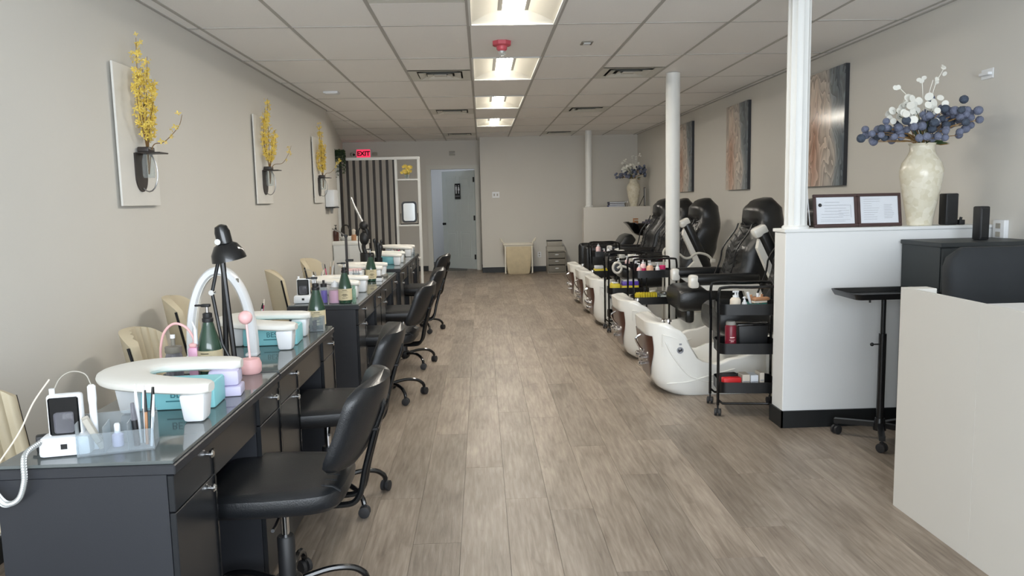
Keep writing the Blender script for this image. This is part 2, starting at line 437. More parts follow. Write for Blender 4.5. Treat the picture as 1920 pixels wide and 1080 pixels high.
# ---- walls
struct(G().box(-2.15, XL, -2.15, 10.23, 0, 2.70).done('wall_left', 'wall'))
struct(G().prism([(XL, 10.23), (diag_x(15.7), 15.7), (diag_x(15.7)-.15, 15.7), (XL-.16, 10.23)], 'z', 0, 2.70).done('wall_left_back', 'wall'))
struct(G().box(XR, XR+.15, -2.15, 15.9, 0, 2.70).done('wall_right', 'wall'))
struct(G().box(0.0, XR, 15.0, 15.85, 0, 2.70).done('wall_back_right', 'wall'))
DX0, DX1, DZ = -1.02, -.10, 2.06      # door opening
struct(G().box(-2.95, DX0, 15.7, 15.85, 0, 2.70).box(DX1, 0, 15.7, 15.85, 0, 2.70).box(DX0, DX1, 15.7, 15.85, DZ, 2.70).done('wall_back_left', 'wall'))
# the small hall behind the open door
struct(G().box(-1.5, -1.35, 15.85, 18.0, 0, 2.70).box(.35, .5, 15.85, 18.0, 0, 2.70).box(-1.5, .5, 18.0, 18.15, 0, 2.70).done('wall_hall', 'wall_white'))
# front of the shop behind the camera: piers, sill and head round the big window
struct(G().box(XL, -1.85, -2.15, -2.05, 0, 2.70).box(2.95, XR, -2.15, -2.05, 0, 2.70).box(-1.85, 2.95, -2.15, -2.05, 0, .45).box(-1.85, 2.95, -2.15, -2.05, 2.55, 2.70).done('wall_front', 'wall'))
wf = struct(G().box(-1.85, 2.95, -2.14, -2.08, .45, .5).box(-1.85, 2.95, -2.14, -2.08, 2.5, 2.55).box(-1.85, -1.8, -2.14, -2.08, .5, 2.5).box(2.9, 2.95, -2.14, -2.08, .5, 2.5).box(.5, .55, -2.14, -2.08, .5, 2.5).done('window_1', 'black_metal'))
# half walls
struct(G().box(1.802, XR, 4.48, 4.65, 0, 1.19, bev=.004, seg=1).box(1.792, XR, 4.47, 4.66, 1.19, 1.21, bev=.003, seg=1).done('wall_half_front', 'wall_white'))
struct(G().box(1.85, XR, 13.85, 14.05, 0, 1.25, bev=.004, seg=1).done('wall_half_back', 'wall'))
# baseboards
BH = .105
struct(G().box(1.79, XR, 4.467, 4.48, 0, BH).box(1.79, 1.802, 4.467, 4.663, 0, BH).box(1.79, XR, 4.65, 4.663, 0, BH).done('baseboard_half_front', 'base'))
struct(G().box(0, 3.07, 14.985, 15.0, 0, BH).done('baseboard_back_right', 'base'))
struct(G().box(-2.7, DX0-.09, 15.685, 15.7, 0, BH).box(DX1+.09, 0, 15.685, 15.7, 0, BH).done('baseboard_back_left', 'base'))
struct(G().box(XL, XL+.014, -2.0, 10.23, 0, BH).done('baseboard_left', 'base'))
struct(G().box(XR-.014, XR, 4.67, 13.85, 0, BH).done('baseboard_right', 'base'))
struct(G().box(1.838, XR, 13.837, 13.85, 0, BH).box(1.838, 1.85, 13.85, 14.05, 0, BH).done('baseboard_half_back', 'base'))
# door casing and door
struct(G().box(DX0-.075, DX0, 15.675, 15.7, 0, DZ+.075).box(DX1, DX1+.075, 15.675, 15.7, 0, DZ+.075).box(DX0, DX1, 15.675, 15.7, DZ, DZ+.075)
       .box(DX0, DX0+.015, 15.7, 15.85, 0, DZ).box(DX1-.015, DX1, 15.7, 15.85, 0, DZ).done('trim_1', 'trim_white'))
dr = bpy.data.objects.new('door_1', None); COL.objects.link(dr); struct(dr)
dr.location = (DX1-.035, 15.74, .012); dr.rotation_euler = (0, 0, math.radians(-38))
tag(dr, 'pale blue-grey six panel restroom door standing ajar in the back wall', None)
DW, DH = .86, 2.02               # leaf runs along local -x from the hinge
G().box(-DW, 0, 0, .038, 0, DH, bev=.002, seg=1).done('leaf', 'door_paint', dr)
for (a, b, z0, z1) in ((.11, .39, 1.66, 1.91), (.47, .75, 1.66, 1.91), (.11, .39, .93, 1.56), (.47, .75, .93, 1.56), (.11, .39, .22, .78), (.47, .75, .22, .78)):
    g = G()
    for (x0, x1, zz0, zz1) in ((a, b, z0, z0+.014), (a, b, z1-.014, z1), (a, a+.014, z0, z1), (b-.014, b, z0, z1)):
        g.box(-x1, -x0, -.006, .001, zz0, zz1)
    g.box(-b+.05, -a-.05, -.006, .001, z0+.05, z1-.05, bev=.003, seg=1)
    g.done('door_panel', 'door_paint', dr)
kn = G().lathe([(.026, 0), (.026, .006), (.011, .01), (.011, .035), (.024, .042), (.027, .055), (.02, .066), (.004, .07)], 16, c=(-.80, 0, .93), mtx=RX(PI/2)).done('door_knob', 'black_gloss', dr)
for z in (.2, 1.0, 1.78): G().cyl((0.004, -.008, z), (0.004, -.008, z+.1), .009).box(-.03, .012, -.004, 0, z, z+.1).done('hinge', 'hinge', dr)
# restroom sign on the door
sg = thing('restroom_sign', 'black restroom sign with white man and woman figures on the door', 'sign', dr.matrix_world @ Vector((0, 0, 0)))
sg.location = Vector((DX1-.035, 15.74, .012)) + RZ(math.radians(-38)) @ Vector((-.43, -.012, 1.60))
sg.rotation_euler = (0, 0, math.radians(-38))
G().box(-.075, .075, -.004, .004, -.16, .16, bev=.003, seg=1).done('plate', 'black_plastic', sg)
for sx, dress in ((-.032, 0), (.034, 1)):
    g = G().sph((sx, -.006, .115), .012, 10, 6, (1, .25, 1))
    if dress: g.prism([(sx-.01, .095), (sx+.01, .095), (sx+.026, .02), (sx-.026, .02)], 'y', -.007, -.004).prism([(sx-.009, .02), (sx+.009, .02), (sx+.009, -.045), (sx-.009, -.045)], 'y', -.007, -.004)
    else: g.prism([(sx-.018, .098), (sx+.018, .098), (sx+.018, .03), (sx-.018, .03)], 'y', -.007, -.004).prism([(sx-.013, .03), (sx+.013, .03), (sx+.012, -.045), (sx-.012, -.045)], 'y', -.007, -.004)
    g.done('figure', 'paper', sg)
G().box(-.06, .06, -.0055, -.004, -.105, -.09).done('figure_rule', 'gray_ink', sg)
# hall light
hl = thing('hall_light', 'bright ceiling light glowing in the hall behind the restroom door', 'light', (-.45, 16.7, 2.61))
G().box(-.3, .3, -.6, .6, .0, .05, bev=.01).done('housing', 'troffer', hl); G().box(-.27, .27, -.57, .57, -.012, .0).done('diffuser', mat('hall_lens', (255, 255, 255), .5, emit=(240, 244, 255), es=4), hl)
# ---- columns
fc = thing('fluted_column', 'white fluted column rising from the front half wall', 'column', (1.892, 4.56, 1.2101))
CHT = CZ-1.2105
NF = 12
G().loft([[((.066-.005*abs(math.sin(NF*a/2))**.7)*math.cos(a), (.066-.005*abs(math.sin(NF*a/2))**.7)*math.sin(a), z) for a in [2*PI*k/(NF*8) for k in range(NF*8)]] for z in (0, CHT)]).done('shaft', 'white_paint', fc, ang=60)
G().lathe([(.078, 0), (.078, .012), (.068, .02)], 32).done('collar', 'white_paint', fc)
rc = thing('round_column', 'smooth white round column standing between the black rolling carts', 'column', (1.925, 7.67, 0))
G().lathe([(.07, 0), (.07, CZ-.001)], 28).done('shaft', 'white_paint', rc)
G().lathe([(.085, 0), (.085, .02), (.071, .03), (.071, .03)], 28).done('collar', 'white_paint', rc)
rc2 = thing('round_column', 'slim white round column standing on the back half wall', 'column', (1.965, 13.95, 1.2505))
G().lathe([(.062, 0), (.062, CZ-1.2515)], 24).done('shaft', 'white_paint', rc2); G().lathe([(.075, 0), (.075, .02), (.063, .03)], 24).done('collar', 'white_paint', rc2)

# ---- troffers
def troffer(k, label):
    y0 = Y0+k*TL; t = thing('ceiling_troffer', label, 'ceiling light', (X0+TW/2, y0+TL/2, CZ), 0, 'ceiling troffers in the middle row')
    hx, hy = TW/2-.013, TL/2-.013
    g = G()
    for sx in (-1, 1):      # curved reflector wings
        g.grid(lambda u, v, sx=sx: Vector((sx*(hx-(hx-.075)*u), -hy+2*hy*v, .002+.075*math.sin(u*PI/2))), 8, 2)
    for sy in (-1, 1):
        g.grid(lambda u, v, sy=sy: Vector((-hx+2*hx*v, sy*(hy-.09*u), .002+.075*math.sin(u*PI/2)*max(0., 1-(abs(v-.5)*2)**4))), 5, 12)
    g.box(-hx, hx, -hy, hy, .0775, .085)
    g.done('reflector', 'troffer', t)
    G().prism([(-.074, .076), (-.068, .03), (-.056, .0185), (.056, .0185), (.068, .03), (.074, .076)], 'y', -hy+.05, hy-.05).done('diffuser_side', 'lens_side', t)
    G().box(-.056, .056, -hy+.055, hy-.055, .017, .0183).done('lens', 'lens', t)
    f = G()
    for a in (-1, 1): f.box(a*hx-.008, a*hx+.008, -hy-.008, hy+.008, -.004, .004).box(-hx, hx, a*hy-.008, a*hy+.008, -.004, .004)
    f.done('rim', 'white_paint', t)
for k, lb in ((-1, 'nearest lit ceiling troffer, cut by the top edge of the photo'),
              (1, 'lit ceiling troffer just behind the red strobe'), (3, 'third lit ceiling troffer in the row, before the farthest one'), (5, 'farthest and smallest lit ceiling troffer in the row')):
    troffer(k, lb)
# ---- vents
def vent(c, k, half, label):
    y0 = Y0+k*TL+(TW if half else 0); x0 = X0+(c-4)*TW
    t = thing('ceiling_vent', label, 'vent', (x0+TW/2, y0+TW/2, CZ), 0, 'square ceiling air diffusers')
    h = TW/2-.014
    G().box(-h, h, -h, h, .035, .04).done('backing', 'black_plastic', t)
    for i, (a, b) in enumerate(((h, .215), (.20, .135), (.12, .07))):
        g = G()
        za, zb = (.0 if i == 0 else -.006), (.006 if i == 0 else .014)
        for q in range(4):
            g2 = [Vector((a, -a, za)), Vector((a, a, za)), Vector((b, b, zb)), Vector((b, -b, zb))]
            g.quad(*[RZ(q*PI/2) @ p for p in g2])
            g.quad(*[RZ(q*PI/2) @ (p+Vector((0, 0, .003))) for p in reversed(g2)])
        g.done('louver_frame', 'trim_white', t)
    G().box(-.06, .06, -.06, .06, -.002, .006, bev=.003, seg=1).done('centre_plate', 'trim_white', t)
vent(3, -1, 0, 'ceiling vent left of the nearest troffer at the top edge')
vent(6, -1, 0, 'ceiling vent at the top edge near the fluted column')
vent(3, 1, 1, 'ceiling vent left of the troffer behind the red strobe')
vent(6, 1, 1, 'ceiling vent just left of the middle round column')
vent(3, 4, 0, 'ceiling vent left of the third troffer')
vent(6, 4, 0, 'ceiling vent right of the third troffer')
vent(3, 7, 0, 'far ceiling vent by the restroom door')
vent(6, 7, 0, 'far ceiling vent by the back half wall column')
# ---- small ceiling things
st = thing('fire_strobe', 'red fire alarm strobe on the ceiling between two troffers', 'alarm', (.19, 6.05, CZ+.002))
G().lathe([(.075, 0), (.075, -.028), (.06, -.036)], 8, mtx=RZ(PI/8)).done('housing', 'alarm_red', st)
G().lathe([(.042, -.036), (.04, -.06), (.03, -.07)], 16).done('neck', 'alarm_red', st)
G().sph((0, 0, -.078), .03, 14, 8).done('strobe_lens', 'glass', st); G().sph((0, 0, -.072), .016).done('bulb', 'white_plastic', st)
se = thing('ceiling_sensor', 'small square recessed sensor in the ceiling right of the strobe', 'sensor', (.86, 6.15, CZ+.004))
G().box(-.045, .045, -.06, .06, -.008, .0, bev=.002, seg=1).done('plate', 'gray_drawer', se); G().box(-.026, .026, -.034, .034, -.012, -.008).done('window', 'white_plastic', se)
sd = thing('smoke_detector', 'small white box detector on the ceiling above the wall planters', 'detector', (-1.6, 8.61, CZ+.004))
G().box(-.08, .08, -.07, .07, -.022, 0, bev=.008).done('housing', 'white_plastic', sd); G().box(-.06, .06, -.05, .05, -.026, -.022, bev=.002, seg=1).done('cover', 'white_plastic', sd)
# ================================================================== LEFT WALL
TT = .762                        # top of the nail tables
def wall_planter(y, label, flabel, seed):
    rnd = random.Random(seed)
    t = thing('wall_planter', label, 'wall planter', (XL, y, 1.43), 0, 'white wall planters with yellow blossoms')
    G().box(.016, .028, -.25, .25, 0, .78, bev=.002, seg=1).done('board', 'board', t); G().box(.0005, .016, -.2, .2, .06, .72).done('shadow_gap_cleat', 'slat_brown', t)  # dark strip added behind the stand-off board to give its edge a shadow line
    # black half-oval back plate
    pts = [(-.075, .30), (.075, .30)] + [(.075*math.cos(a), .17-.09*math.sin(a)) for a in [PI*k/12 for k in range(13)]]
    G().prism(pts, 'x', .028, .036).done('back_plate', 'bracket', t)
    G().box(.028, .17, -.06, .06, .296, .304, bev=.002, seg=1).box(.036, .10, -.045, .045, .304, .335, bev=.006).done('shelf_arm', 'bracket', t)
    G().tube([(.07+.06*math.sin(a)*.9, .0, .19-.11*math.cos(a)) for a in [k*PI/10 for k in range(-2, 10)]], .004, 8).done('ring_hook', 'steel', t)
    G().lathe([(.028, .16), (.033, .17), (.034, .25), (.026, .29), (.02, .335)], 16, c=(.075, 0, 0), cap1=False).done('glass_tube', 'glass', t)
    f = thing('forsythia_branches', flabel, 'flowers', (XL+.075, y, 1.43+.18), 0, 'yellow blossom branches in the wall planters')
    tops = []
    nb = 7
    for k in range(nb):
        hgt = rnd.uniform(.42, .66) if k else .76
        dy = rnd.uniform(-.19, .15) if k else -.05
        dx = rnd.uniform(-.02, .06)
        if k == 1: hgt, dy, dx = .34, .04, .20
        p = spline([(0, 0, 0), (dx*.15, dy*.15, .16), (dx*.5+rnd.uniform(-.015, .015), dy*.9, hgt*.55), (dx*.85, dy*1.05, hgt*.8), (dx, dy*.75, hgt)], 6)
        G().tube(p, [.0035-.0022*i/len(p) for i in range(len(p))], 6).done('stem', 'branch', f)
        tops.append(p)
    g = G()
    for k, p in enumerate(tops):
        n = 10 if k == 1 else 62
        for q in range(n):
            a = p[int(len(p)*rnd.uniform(.35, .97))] if k != 1 else p[int(len(p)*rnd.uniform(.5, .97))]
            c = a+Vector((rnd.uniform(-.02, .02), rnd.uniform(-.022, .022), rnd.uniform(-.015, .02)))
            rot = Quaternion((rnd.uniform(-1, 1), rnd.uniform(-1, 1), rnd.uniform(-1, 1), rnd.uniform(-1, 1))).normalized().to_matrix()
            s_ = rnd.uniform(.010, .017)
            for w_ in range(4):
                R4 = rot @ Matrix.Rotation(w_*PI/2, 3, 'Z')
                g.quad(*[c+R4 @ Vector(v)*s_ for v in ((0, 0, 0), (.6, .35, .25), (1.35, 0, .5), (.6, -.35, .25))])
    stuff(g.done('blossoms', 'yellow_petal', f))
    for q in range(9):
        k = rnd.randrange(nb); p = tops[k]; a = p[int(len(p)*rnd.uniform(.45, .99))]
        d = Vector((rnd.uniform(-.5, .5), rnd.uniform(-1, 1), rnd.uniform(.2, 1))).normalized(); e = d.cross(Vector((1, 0, .2))).normalized()*.007
        L = .032
        g = G(); g.quad(a, a+d*L*.5+e, a+d*L, a+d*L*.5-e); g.done('leaf', 'leaf', f)
wall_planter(4.555, 'white wall planter board nearest the camera on the left wall', 'tall yellow blossom branches in the nearest wall planter', 3)
wall_planter(7.12, 'middle one of the three white wall planter boards', 'yellow blossom branches in the middle wall planter', 5)
wall_planter(9.48, 'farthest white wall planter board beside the white dispenser', 'yellow blossom branches in the farthest wall planter', 8)

# ================================================================== NAIL TABLES
def knob(parent, x, y, z):
    G().lathe([(.006, 0), (.006, .004), (.012, .007), (.0125, .014), (.008, .018)], 14, c=(x, y, z), mtx=RY(PI/2)).done('knob', 'chrome', parent)
def nail_table(L):
    t = thing('nail_table', '', 'nail table', (-1.05, 0, 0), 0, 'black nail tables along the left wall')
    G().box(-.235, .235, 0, L, .725, .752, bev=.003, seg=1).done('table_top', 'slate', t)
    G().box(-.228, .228, .008, L-.008, .752, TT-.0005, bev=.002, seg=1).done('glass_top', 'glass_top', t)
    W_ = .30
    for s_, (a, b) in enumerate(((.004, W_), (L-.27, L-.004))):
        c = G().box(-.225, .21, a, b, .035, .725).done('cabinet', 'slate', t)
        G().box(-.20, .18, a+.01, b-.01, 0, .035).done('plinth', 'black_plastic', c)
        d = G().box(.21, .227, a+.002, b-.002, .622, .722, bev=.002, seg=1).done('drawer', 'table_front', t)
        e = G().box(.21, .227, a+.002, b-.002, .04, .618, bev=.002, seg=1).done('cabinet_door', 'table_front', t)
        if s_ == 0:
            knob(d, .227, b-.045, .695); knob(e, .227, b-.045, .592)
        else: knob(d, .227, b-.06, .675)
        G().box(.2275, .232, b-.012, b-.002, .05, .7).done('edge_strip', 'black_gloss', e)
    G().box(.195, .215, W_, L-.27, .60, .725, bev=.002, seg=1).done('apron', 'table_front', t)
    G().box(-.22, -.20, W_, L-.27, .12, .725).done('modesty_panel', 'table_front', t)
    return t
_tabs = [(1.96, 1.05, 'black nail table nearest the camera with its dark side panel facing us'), (3.02, 1.12, 'second black nail table from the camera, holding the half-moon lamp'),
         (5.00, 1.11, 'black nail table after the first gap, with the pink and purple bottles'), (6.12, 1.12, 'black nail table fourth from the camera'),
         (7.62, 1.11, 'black nail table after the second gap, fifth from the camera'), (8.74, 1.12, 'farthest black nail table beside the slatted divider')]
for y, L, lb in _tabs:
    t = nail_table(L); t.location = (-1.05, y, 0); t['label'] = lb

# ================================================================== OFFICE CHAIRS
def caster(parent, x, y, ang, r=.026, m='wheel', name='caster'):
    c = bpy.data.objects.new(name, None); COL.objects.link(c); c.parent = parent; c.location = (x, y, 0); c.rotation_euler = (0, 0, ang)
    for s_ in (-1, 1):
        G().lathe([(r*.5, -.009), (r, -.007), (r, .007), (r*.5, .009)], 16, c=(0, s_*.0125, r+.001), mtx=RX(PI/2)).done('wheel', m, c)
    G().box(-.012, .012, -.004, .004, r*.8, r*2+.006).cyl((0, 0, r*1.6), (0, 0, r*2+.02), .006, n=8).done('fork', 'black_plastic', c)
    return c
def office_chair():
    t = thing('office_chair', '', 'chair', (0, 0, 0), 0, 'black rolling office chairs at the nail tables')
    # seat: superellipse cushion, front (towards the table) = -x
    rings = []
    for z, s_ in ((.425, .80), (.43, .93), (.445, .985), (.47, 1.0), (.49, .985), (.502, .93), (.507, .80), (.509, .5)):
        ring = []
        for k in range(40):
            a = 2*PI*k/40; c, s2 = math.cos(a), math.sin(a)
            x = math.copysign(abs(c)**.42, c)*.235; y = math.copysign(abs(s2)**.42, s2)*.238
            if x < 0: y *= 1+.04*(-x/.235)
            else: y *= 1-.10*(x/.235)
            ring.append((x*s_, y*s_, z))
        rings.append(ring)
    G().loft(rings).done('seat', 'leather', t)
    for k in range(7):           # gathered pleats along the back edge of the seat
        yy = -.15+k*.05
        G().tube([(.165, yy, .5065), (.20, yy, .503), (.228, yy*1.01, .486)], [.003, .006, .003], 6).done('pleat', 'leather', t)
    # backrest, leaning towards +x
    rings = []
    for i in range(15):
        u = i/14; z = .535+.32*u; cx = .215+.125*u+.012*math.sin(u*PI)
        hw = .21*math.sqrt(max(.0, 1-abs(2*u-1)**7))+.012; th = .034*math.sqrt(max(0., 1-abs(2*u-1)**5))+.005
        ring = []
        for k in range(24):
            a = 2*PI*k/24; c, s2 = math.cos(a), math.sin(a)
            y = math.copysign(abs(s2)**.6, s2)*hw; x = math.copysign(abs(c)**.6, c)*th
            x -= .055*(y/.2)**2 - .02
            ring.append((cx+x, y, z))
        rings.append(ring)
    G().loft(rings).done('backrest', 'leather', t)
    for s_ in (-1, 1):
        G().tube(spline([(.02, s_*.045, .405), (.20, s_*.045, .395), (.265, s_*.045, .42), (.295, s_*.045, .53), (.333, s_*.045, .66), (.362, s_*.045, .74), (.345, s_*.045, .775)], 6), .0105, 10).done('back_bar', 'black_gloss', t)
    G().box(.315, .345, -.06, .06, .655, .67, bev=.004, seg=1, mtx=None).done('back_plate', 'black_metal', t)
    G().box(-.11, .13, -.10, .10, .398, .424, bev=.006).done('seat_mechanism', 'black_metal', t)
    G().tube([(.02, -.08, .405), (.03, -.22, .402), (.035, -.27, .41)], .006, 8).done('lever', 'black_metal', t)
    G().cyl((0, 0, .27), (0, 0, .41), .014).done('gas_lift', 'chrome', t)
    G().lathe([(.030, .10), (.030, .27), (.026, .276), (.014, .276)], 18).done('lift_cover', 'black_plastic', t)
    G().lathe([(.045, .075), (.05, .085), (.05, .12), (.04, .13)], 20).done('base_hub', 'black_metal', t)
    for k in range(5):
        a = 2*PI*k/5+.35; d = Vector((math.cos(a), math.sin(a), 0))
        p = spline([d*.03+Vector((0, 0, .105)), d*.14+Vector((0, 0, .122)), d*.22+Vector((0, 0, .112)), d*.262+Vector((0, 0, .085)), d*.275+Vector((0, 0, .06))], 5)
        G().tube(p, .012, 8).done('leg', 'black_gloss', t)
        caster(t, d.x*.275, d.y*.275, a+.8)
    return t
oc = office_chair()
_oc = [((-.71, 2.58), 0.0, 'black office chair nearest the camera at the first nail table'), ((-.755, 3.56), .10, 'second black office chair, tucked at the half-moon lamp table'),
       ((-.72, 5.50), -.06, 'third black office chair from the camera, with its seat pulled out'), ((-.705, 6.62), .05, 'fourth black office chair from the camera'), ((-.73, 8.40), -.12, 'farthest black office chair near the slatted divider')]
for i, ((x, y), a, lb) in enumerate(_oc):
    if i == 0: oc.location = (x, y, 0); oc.rotation_euler = (0, 0, a); oc['label'] = lb
    else: dup(oc, (x, y, 0), a, lb)

# ================================================================== CREAM CLIENT CHAIRS (wall side)
def cream_chair(tufted):
    t = thing('client_chair', '', 'chair', (0, 0, 0), 0, 'cream client chairs between the tables and the wall')
    rings = []
    for z, s_ in ((.41, .94), (.42, 1), (.465, 1), (.48, .95), (.485, .75)):
        rings.append([(x*s_, y*s_, z) for x, y in rrect(-.20, .21, -.20, .20, .07, 5)])
    G().loft(rings).done('seat', 'cream', t)
    N = 60
    def back(u, v, off):
        a = (u-.5)*2.2; R_ = .225
        bulge = .014*abs(math.sin(u*9*PI)) if tufted and off > 0 else 0
        r = R_-off*.045-bulge
        z = .47+(.40-.07*(abs(u-.5)*2)**3)*v
        return Vector((.03-(R_*.92+.06*v)*1.0 + (R_-r*math.cos(a)), r*1.02*math.sin(a)*(1-.12*(1-v)), z))
    g = G()
    fr = [[g.bm.verts.new(back(i/N, j/8, 1)) for j in range(9)] for i in range(N+1)]
    bk = [[g.bm.verts.new(back(i/N, j/8, 0)) for j in range(9)] for i in range(N+1)]
    for i in range(N):
        for j in range(8):
            g.bm.faces.new((fr[i][j], fr[i+1][j], fr[i+1][j+1], fr[i][j+1])); g.bm.faces.new((bk[i][j], bk[i][j+1], bk[i+1][j+1], bk[i+1][j]))
        g.bm.faces.new((fr[i][8], fr[i+1][8], bk[i+1][8], bk[i][8])); g.bm.faces.new((fr[i][0], bk[i][0], bk[i+1][0], fr[i+1][0]))
    for i in (0, N):
        for j in range(8): g.bm.faces.new((fr[i][j], fr[i][j+1], bk[i][j+1], bk[i][j]))
    g.done('backrest', 'cream', t, ang=50)
    for s_ in (-1, 1):
        p = [back(.0 if s_ < 0 else 1., q/6, 0)+Vector((-.008, s_*.006, 0)) for q in range(7)]
        G().tube(p, .007, 8).done('back_rail', 'black_metal', t)
    for sx in (-1, 1):
        for sy in (-1, 1): G().cyl((sx*.15, sy*.15, .415), (sx*.20, sy*.19, 0), .014, .009, 10).done('leg', 'black_metal', t)
    return t
cc = cream_chair(True); cp = cream_chair(False)
for i, (src, x, y, a, lb) in enumerate(((cc, -1.60, 2.62, .05, 'cream channel-tufted client chair cut by the left photo edge'), (cc, -1.60, 3.92, 0, 'cream channel-tufted client chair behind the pink hose ring'),
        (cp, -1.66, 4.60, .15, 'smooth cream client chair behind the half-moon lamp'), (cp, -1.535, 6.30, .3, 'smooth cream client chair at the third nail table'), (cp, -1.52, 7.45, -.2, 'smooth cream client chair below the white sink cabinet'))):
    if i in (0, 2): src.location = (x, y, 0); src.rotation_euler = (0, 0, a); src['label'] = lb
    else: src = dup(src, (x, y, 0), a, lb)
    src.scale = (1, 1, .93 if i < 2 else 1.03)

# ================================================================== THINGS ON THE TABLES
def armrest():
    t = thing('hand_rest', '', 'hand rest', (0, 0, 0), 0, 'horseshoe hand rests on the nail tables')
    path = spline([(.175, -.175, 0), (.06, -.165, .006), (-.09, -.115, .014), (-.15, 0, .018), (-.09, .115, .014), (.06, .165, .006), (.175, .175, 0)], 8)
    rings = []
    m = len(path)
    for i, p in enumerate(path):
        T = (path[min(i+1, m-1)]-path[max(i-1, 0)]).normalized(); N_ = Vector((-T.y, T.x, 0)).normalized()
        e = min(i, m-1-i); s_ = [.45, .78, .93, 1][min(e, 3)]
        hw, ht = (.058+.022*math.sin(PI*i/(m-1))**2)*s_, .019*(.55+.45*s_)
        ring = []
        for k in range(20):
            a = 2*PI*k/20; c, q = math.cos(a), math.sin(a)
            ring.append(p+N_*(math.copysign(abs(c)**.7, c)*hw)+Vector((0, 0, .103+math.copysign(abs(q)**.7, q)*ht)))
        rings.append(ring)
    G().loft(rings).done('pad', 'pad', t)
    for s_ in (-1, 1):
        G().box(.085, .165, s_*.172-.045, s_*.172+.045, 0, .09, bev=.012, taper=.78).done('foot', 'white_plastic', t)
    G().box(-.155, -.085, -.10, .10, 0, .105, bev=.014, taper=.8).done('foot', 'white_plastic', t)
    return t
ar = armrest()
_ar = [(-1.03, 2.52, .04, 'large white horseshoe hand rest nearest the camera'), (-1.04, 3.66, .04, 'white horseshoe hand rest on the second nail table'), (-1.03, 5.52, -.03, 'white horseshoe hand rest behind the third green bottle'),
       (-1.03, 6.72, 0, 'white horseshoe hand rest on the fourth nail table'), (-1.02, 8.22, 0, 'white horseshoe hand rest on the fifth table over a turquoise box'), (-1.02, 9.45, 0, 'farthest white horseshoe hand rest by the divider')]
for i, (x, y, a, lb) in enumerate(_ar):
    if i == 0: ar.location = (x, y, TT); ar.rotation_euler = (0, 0, a); ar['label'] = lb
    else: dup(ar, (x, y, TT), a, lb)
def turq_box(x, y, a, lb, w_=.25, d=.16, h=.085, txt=True):
    t = thing('product_box', lb, 'box', (x, y, TT), a, 'turquoise boxes under the hand rests')
    G().box(-w_/2, w_/2, -d/2, d/2, .0, h, bev=.008).done('body', 'turquoise', t)
    G().box(-w_/2+.004, w_/2-.004, -d/2-.0008, d/2-.004, h*.965, h+.0012, bev=.002, seg=1).done('lid', 'turquoise', t)
    if txt:
        o = link('lettering', text_mesh('BESLIN', .034, 'teal_ink'), t, (.035, -d/2-.0008, h*.60), (PI/2, 0, 0))
        G().box(-.03, .10, -d/2-.001, -d/2, h*.32, h*.37).done('underline', 'teal_ink', t)
turq_box(-1.015, 2.54, .06, 'turquoise lettered box under the nearest hand rest', .25, .13)
turq_box(-1.01, 3.66, .06, 'turquoise lettered box under the hand rest beside the pink lamp')
turq_box(-1.0, 8.22, 0, 'turquoise box under the hand rest on the fifth table', .2, .14, .08, False)
lb_ = thing('sponge_box', 'lilac and grey box beside the nearest turquoise box', 'box', (-.905, 2.67, TT), .15)
G().box(-.07, .05, -.045, .045, 0, .035, bev=.006).done('base', 'lilac', lb_); G().box(-.06, .045, -.04, .04, .035, .092, bev=.014).done('cushion', 'lilac', lb_)

def pump_bottle(x, y, z, lb, rz=0, s_=1.0, grp='dark green pump bottles on the nail tables'):
    t = thing('pump_bottle', lb, 'bottle', (x, y, z), rz, grp)
    G().lathe([(0.001, 0), (.036, 0), (.0415, .004), (.043, .02), (.0425, .10), (.037, .125), (.025, .165), (.0175, .195), (.016, .205)], 28).done('body', 'bottle_green', t)
    G().lathe([(.0436, .022), (.0434, .095)], 28, cap0=False, cap1=False).done('label_band', 'label', t)
    g = G()
    for k, zz in enumerate((.084, .076, .06, .054, .048, .036)):
        wd = (.03, .05, .026, .04, .022, .034)[k]; n = 8
        for i in range(n):
            a0 = -PI/2+(-wd/2+wd*i/n)/.0438; a1 = -PI/2+(-wd/2+wd*(i+1)/n)/.0438; R_ = .0439; hh = .003 if k != 1 else .0012
            g.quad(*[(R_*math.cos(a), R_*math.sin(a), q) for a, q in ((a0, zz), (a1, zz), (a1, zz+hh), (a0, zz+hh))])
    g.done('label_print', 'ink', t)
    G().lathe([(.019, .195), (.0195, .198), (.0195, .208), (.016, .211), (.0165, .213), (.0165, .226), (.009, .229)], 20).done('collar', 'black_plastic', t)
    G().cyl((0, 0, .229), (0, 0, .25), .006).done('pump_stem', 'steel', t)
    G().box(-.02, .012, -.009, .009, .249, .26, bev=.003).box(-.044, -.015, -.006, .006, .251, .258, bev=.002, seg=1).done('pump_head', 'black_plastic', t)
    t.scale = (s_, s_, s_); return t
pump_bottle(-1.075, 2.99, TT, 'dark green pump bottle beside the black desk lamp', -.1, 1.08)
pump_bottle(-.885, 4.05, TT, 'dark green pump bottle at the far end of the second table', .2, 1.06)
pump_bottle(-.915, 5.07, TT, 'dark green pump bottle with cream label beside the pink bottle', .1, 1.04)
pump_bottle(-.94, 6.45, TT, 'farthest dark green pump bottle in front of the black pot', .3, 1.06)

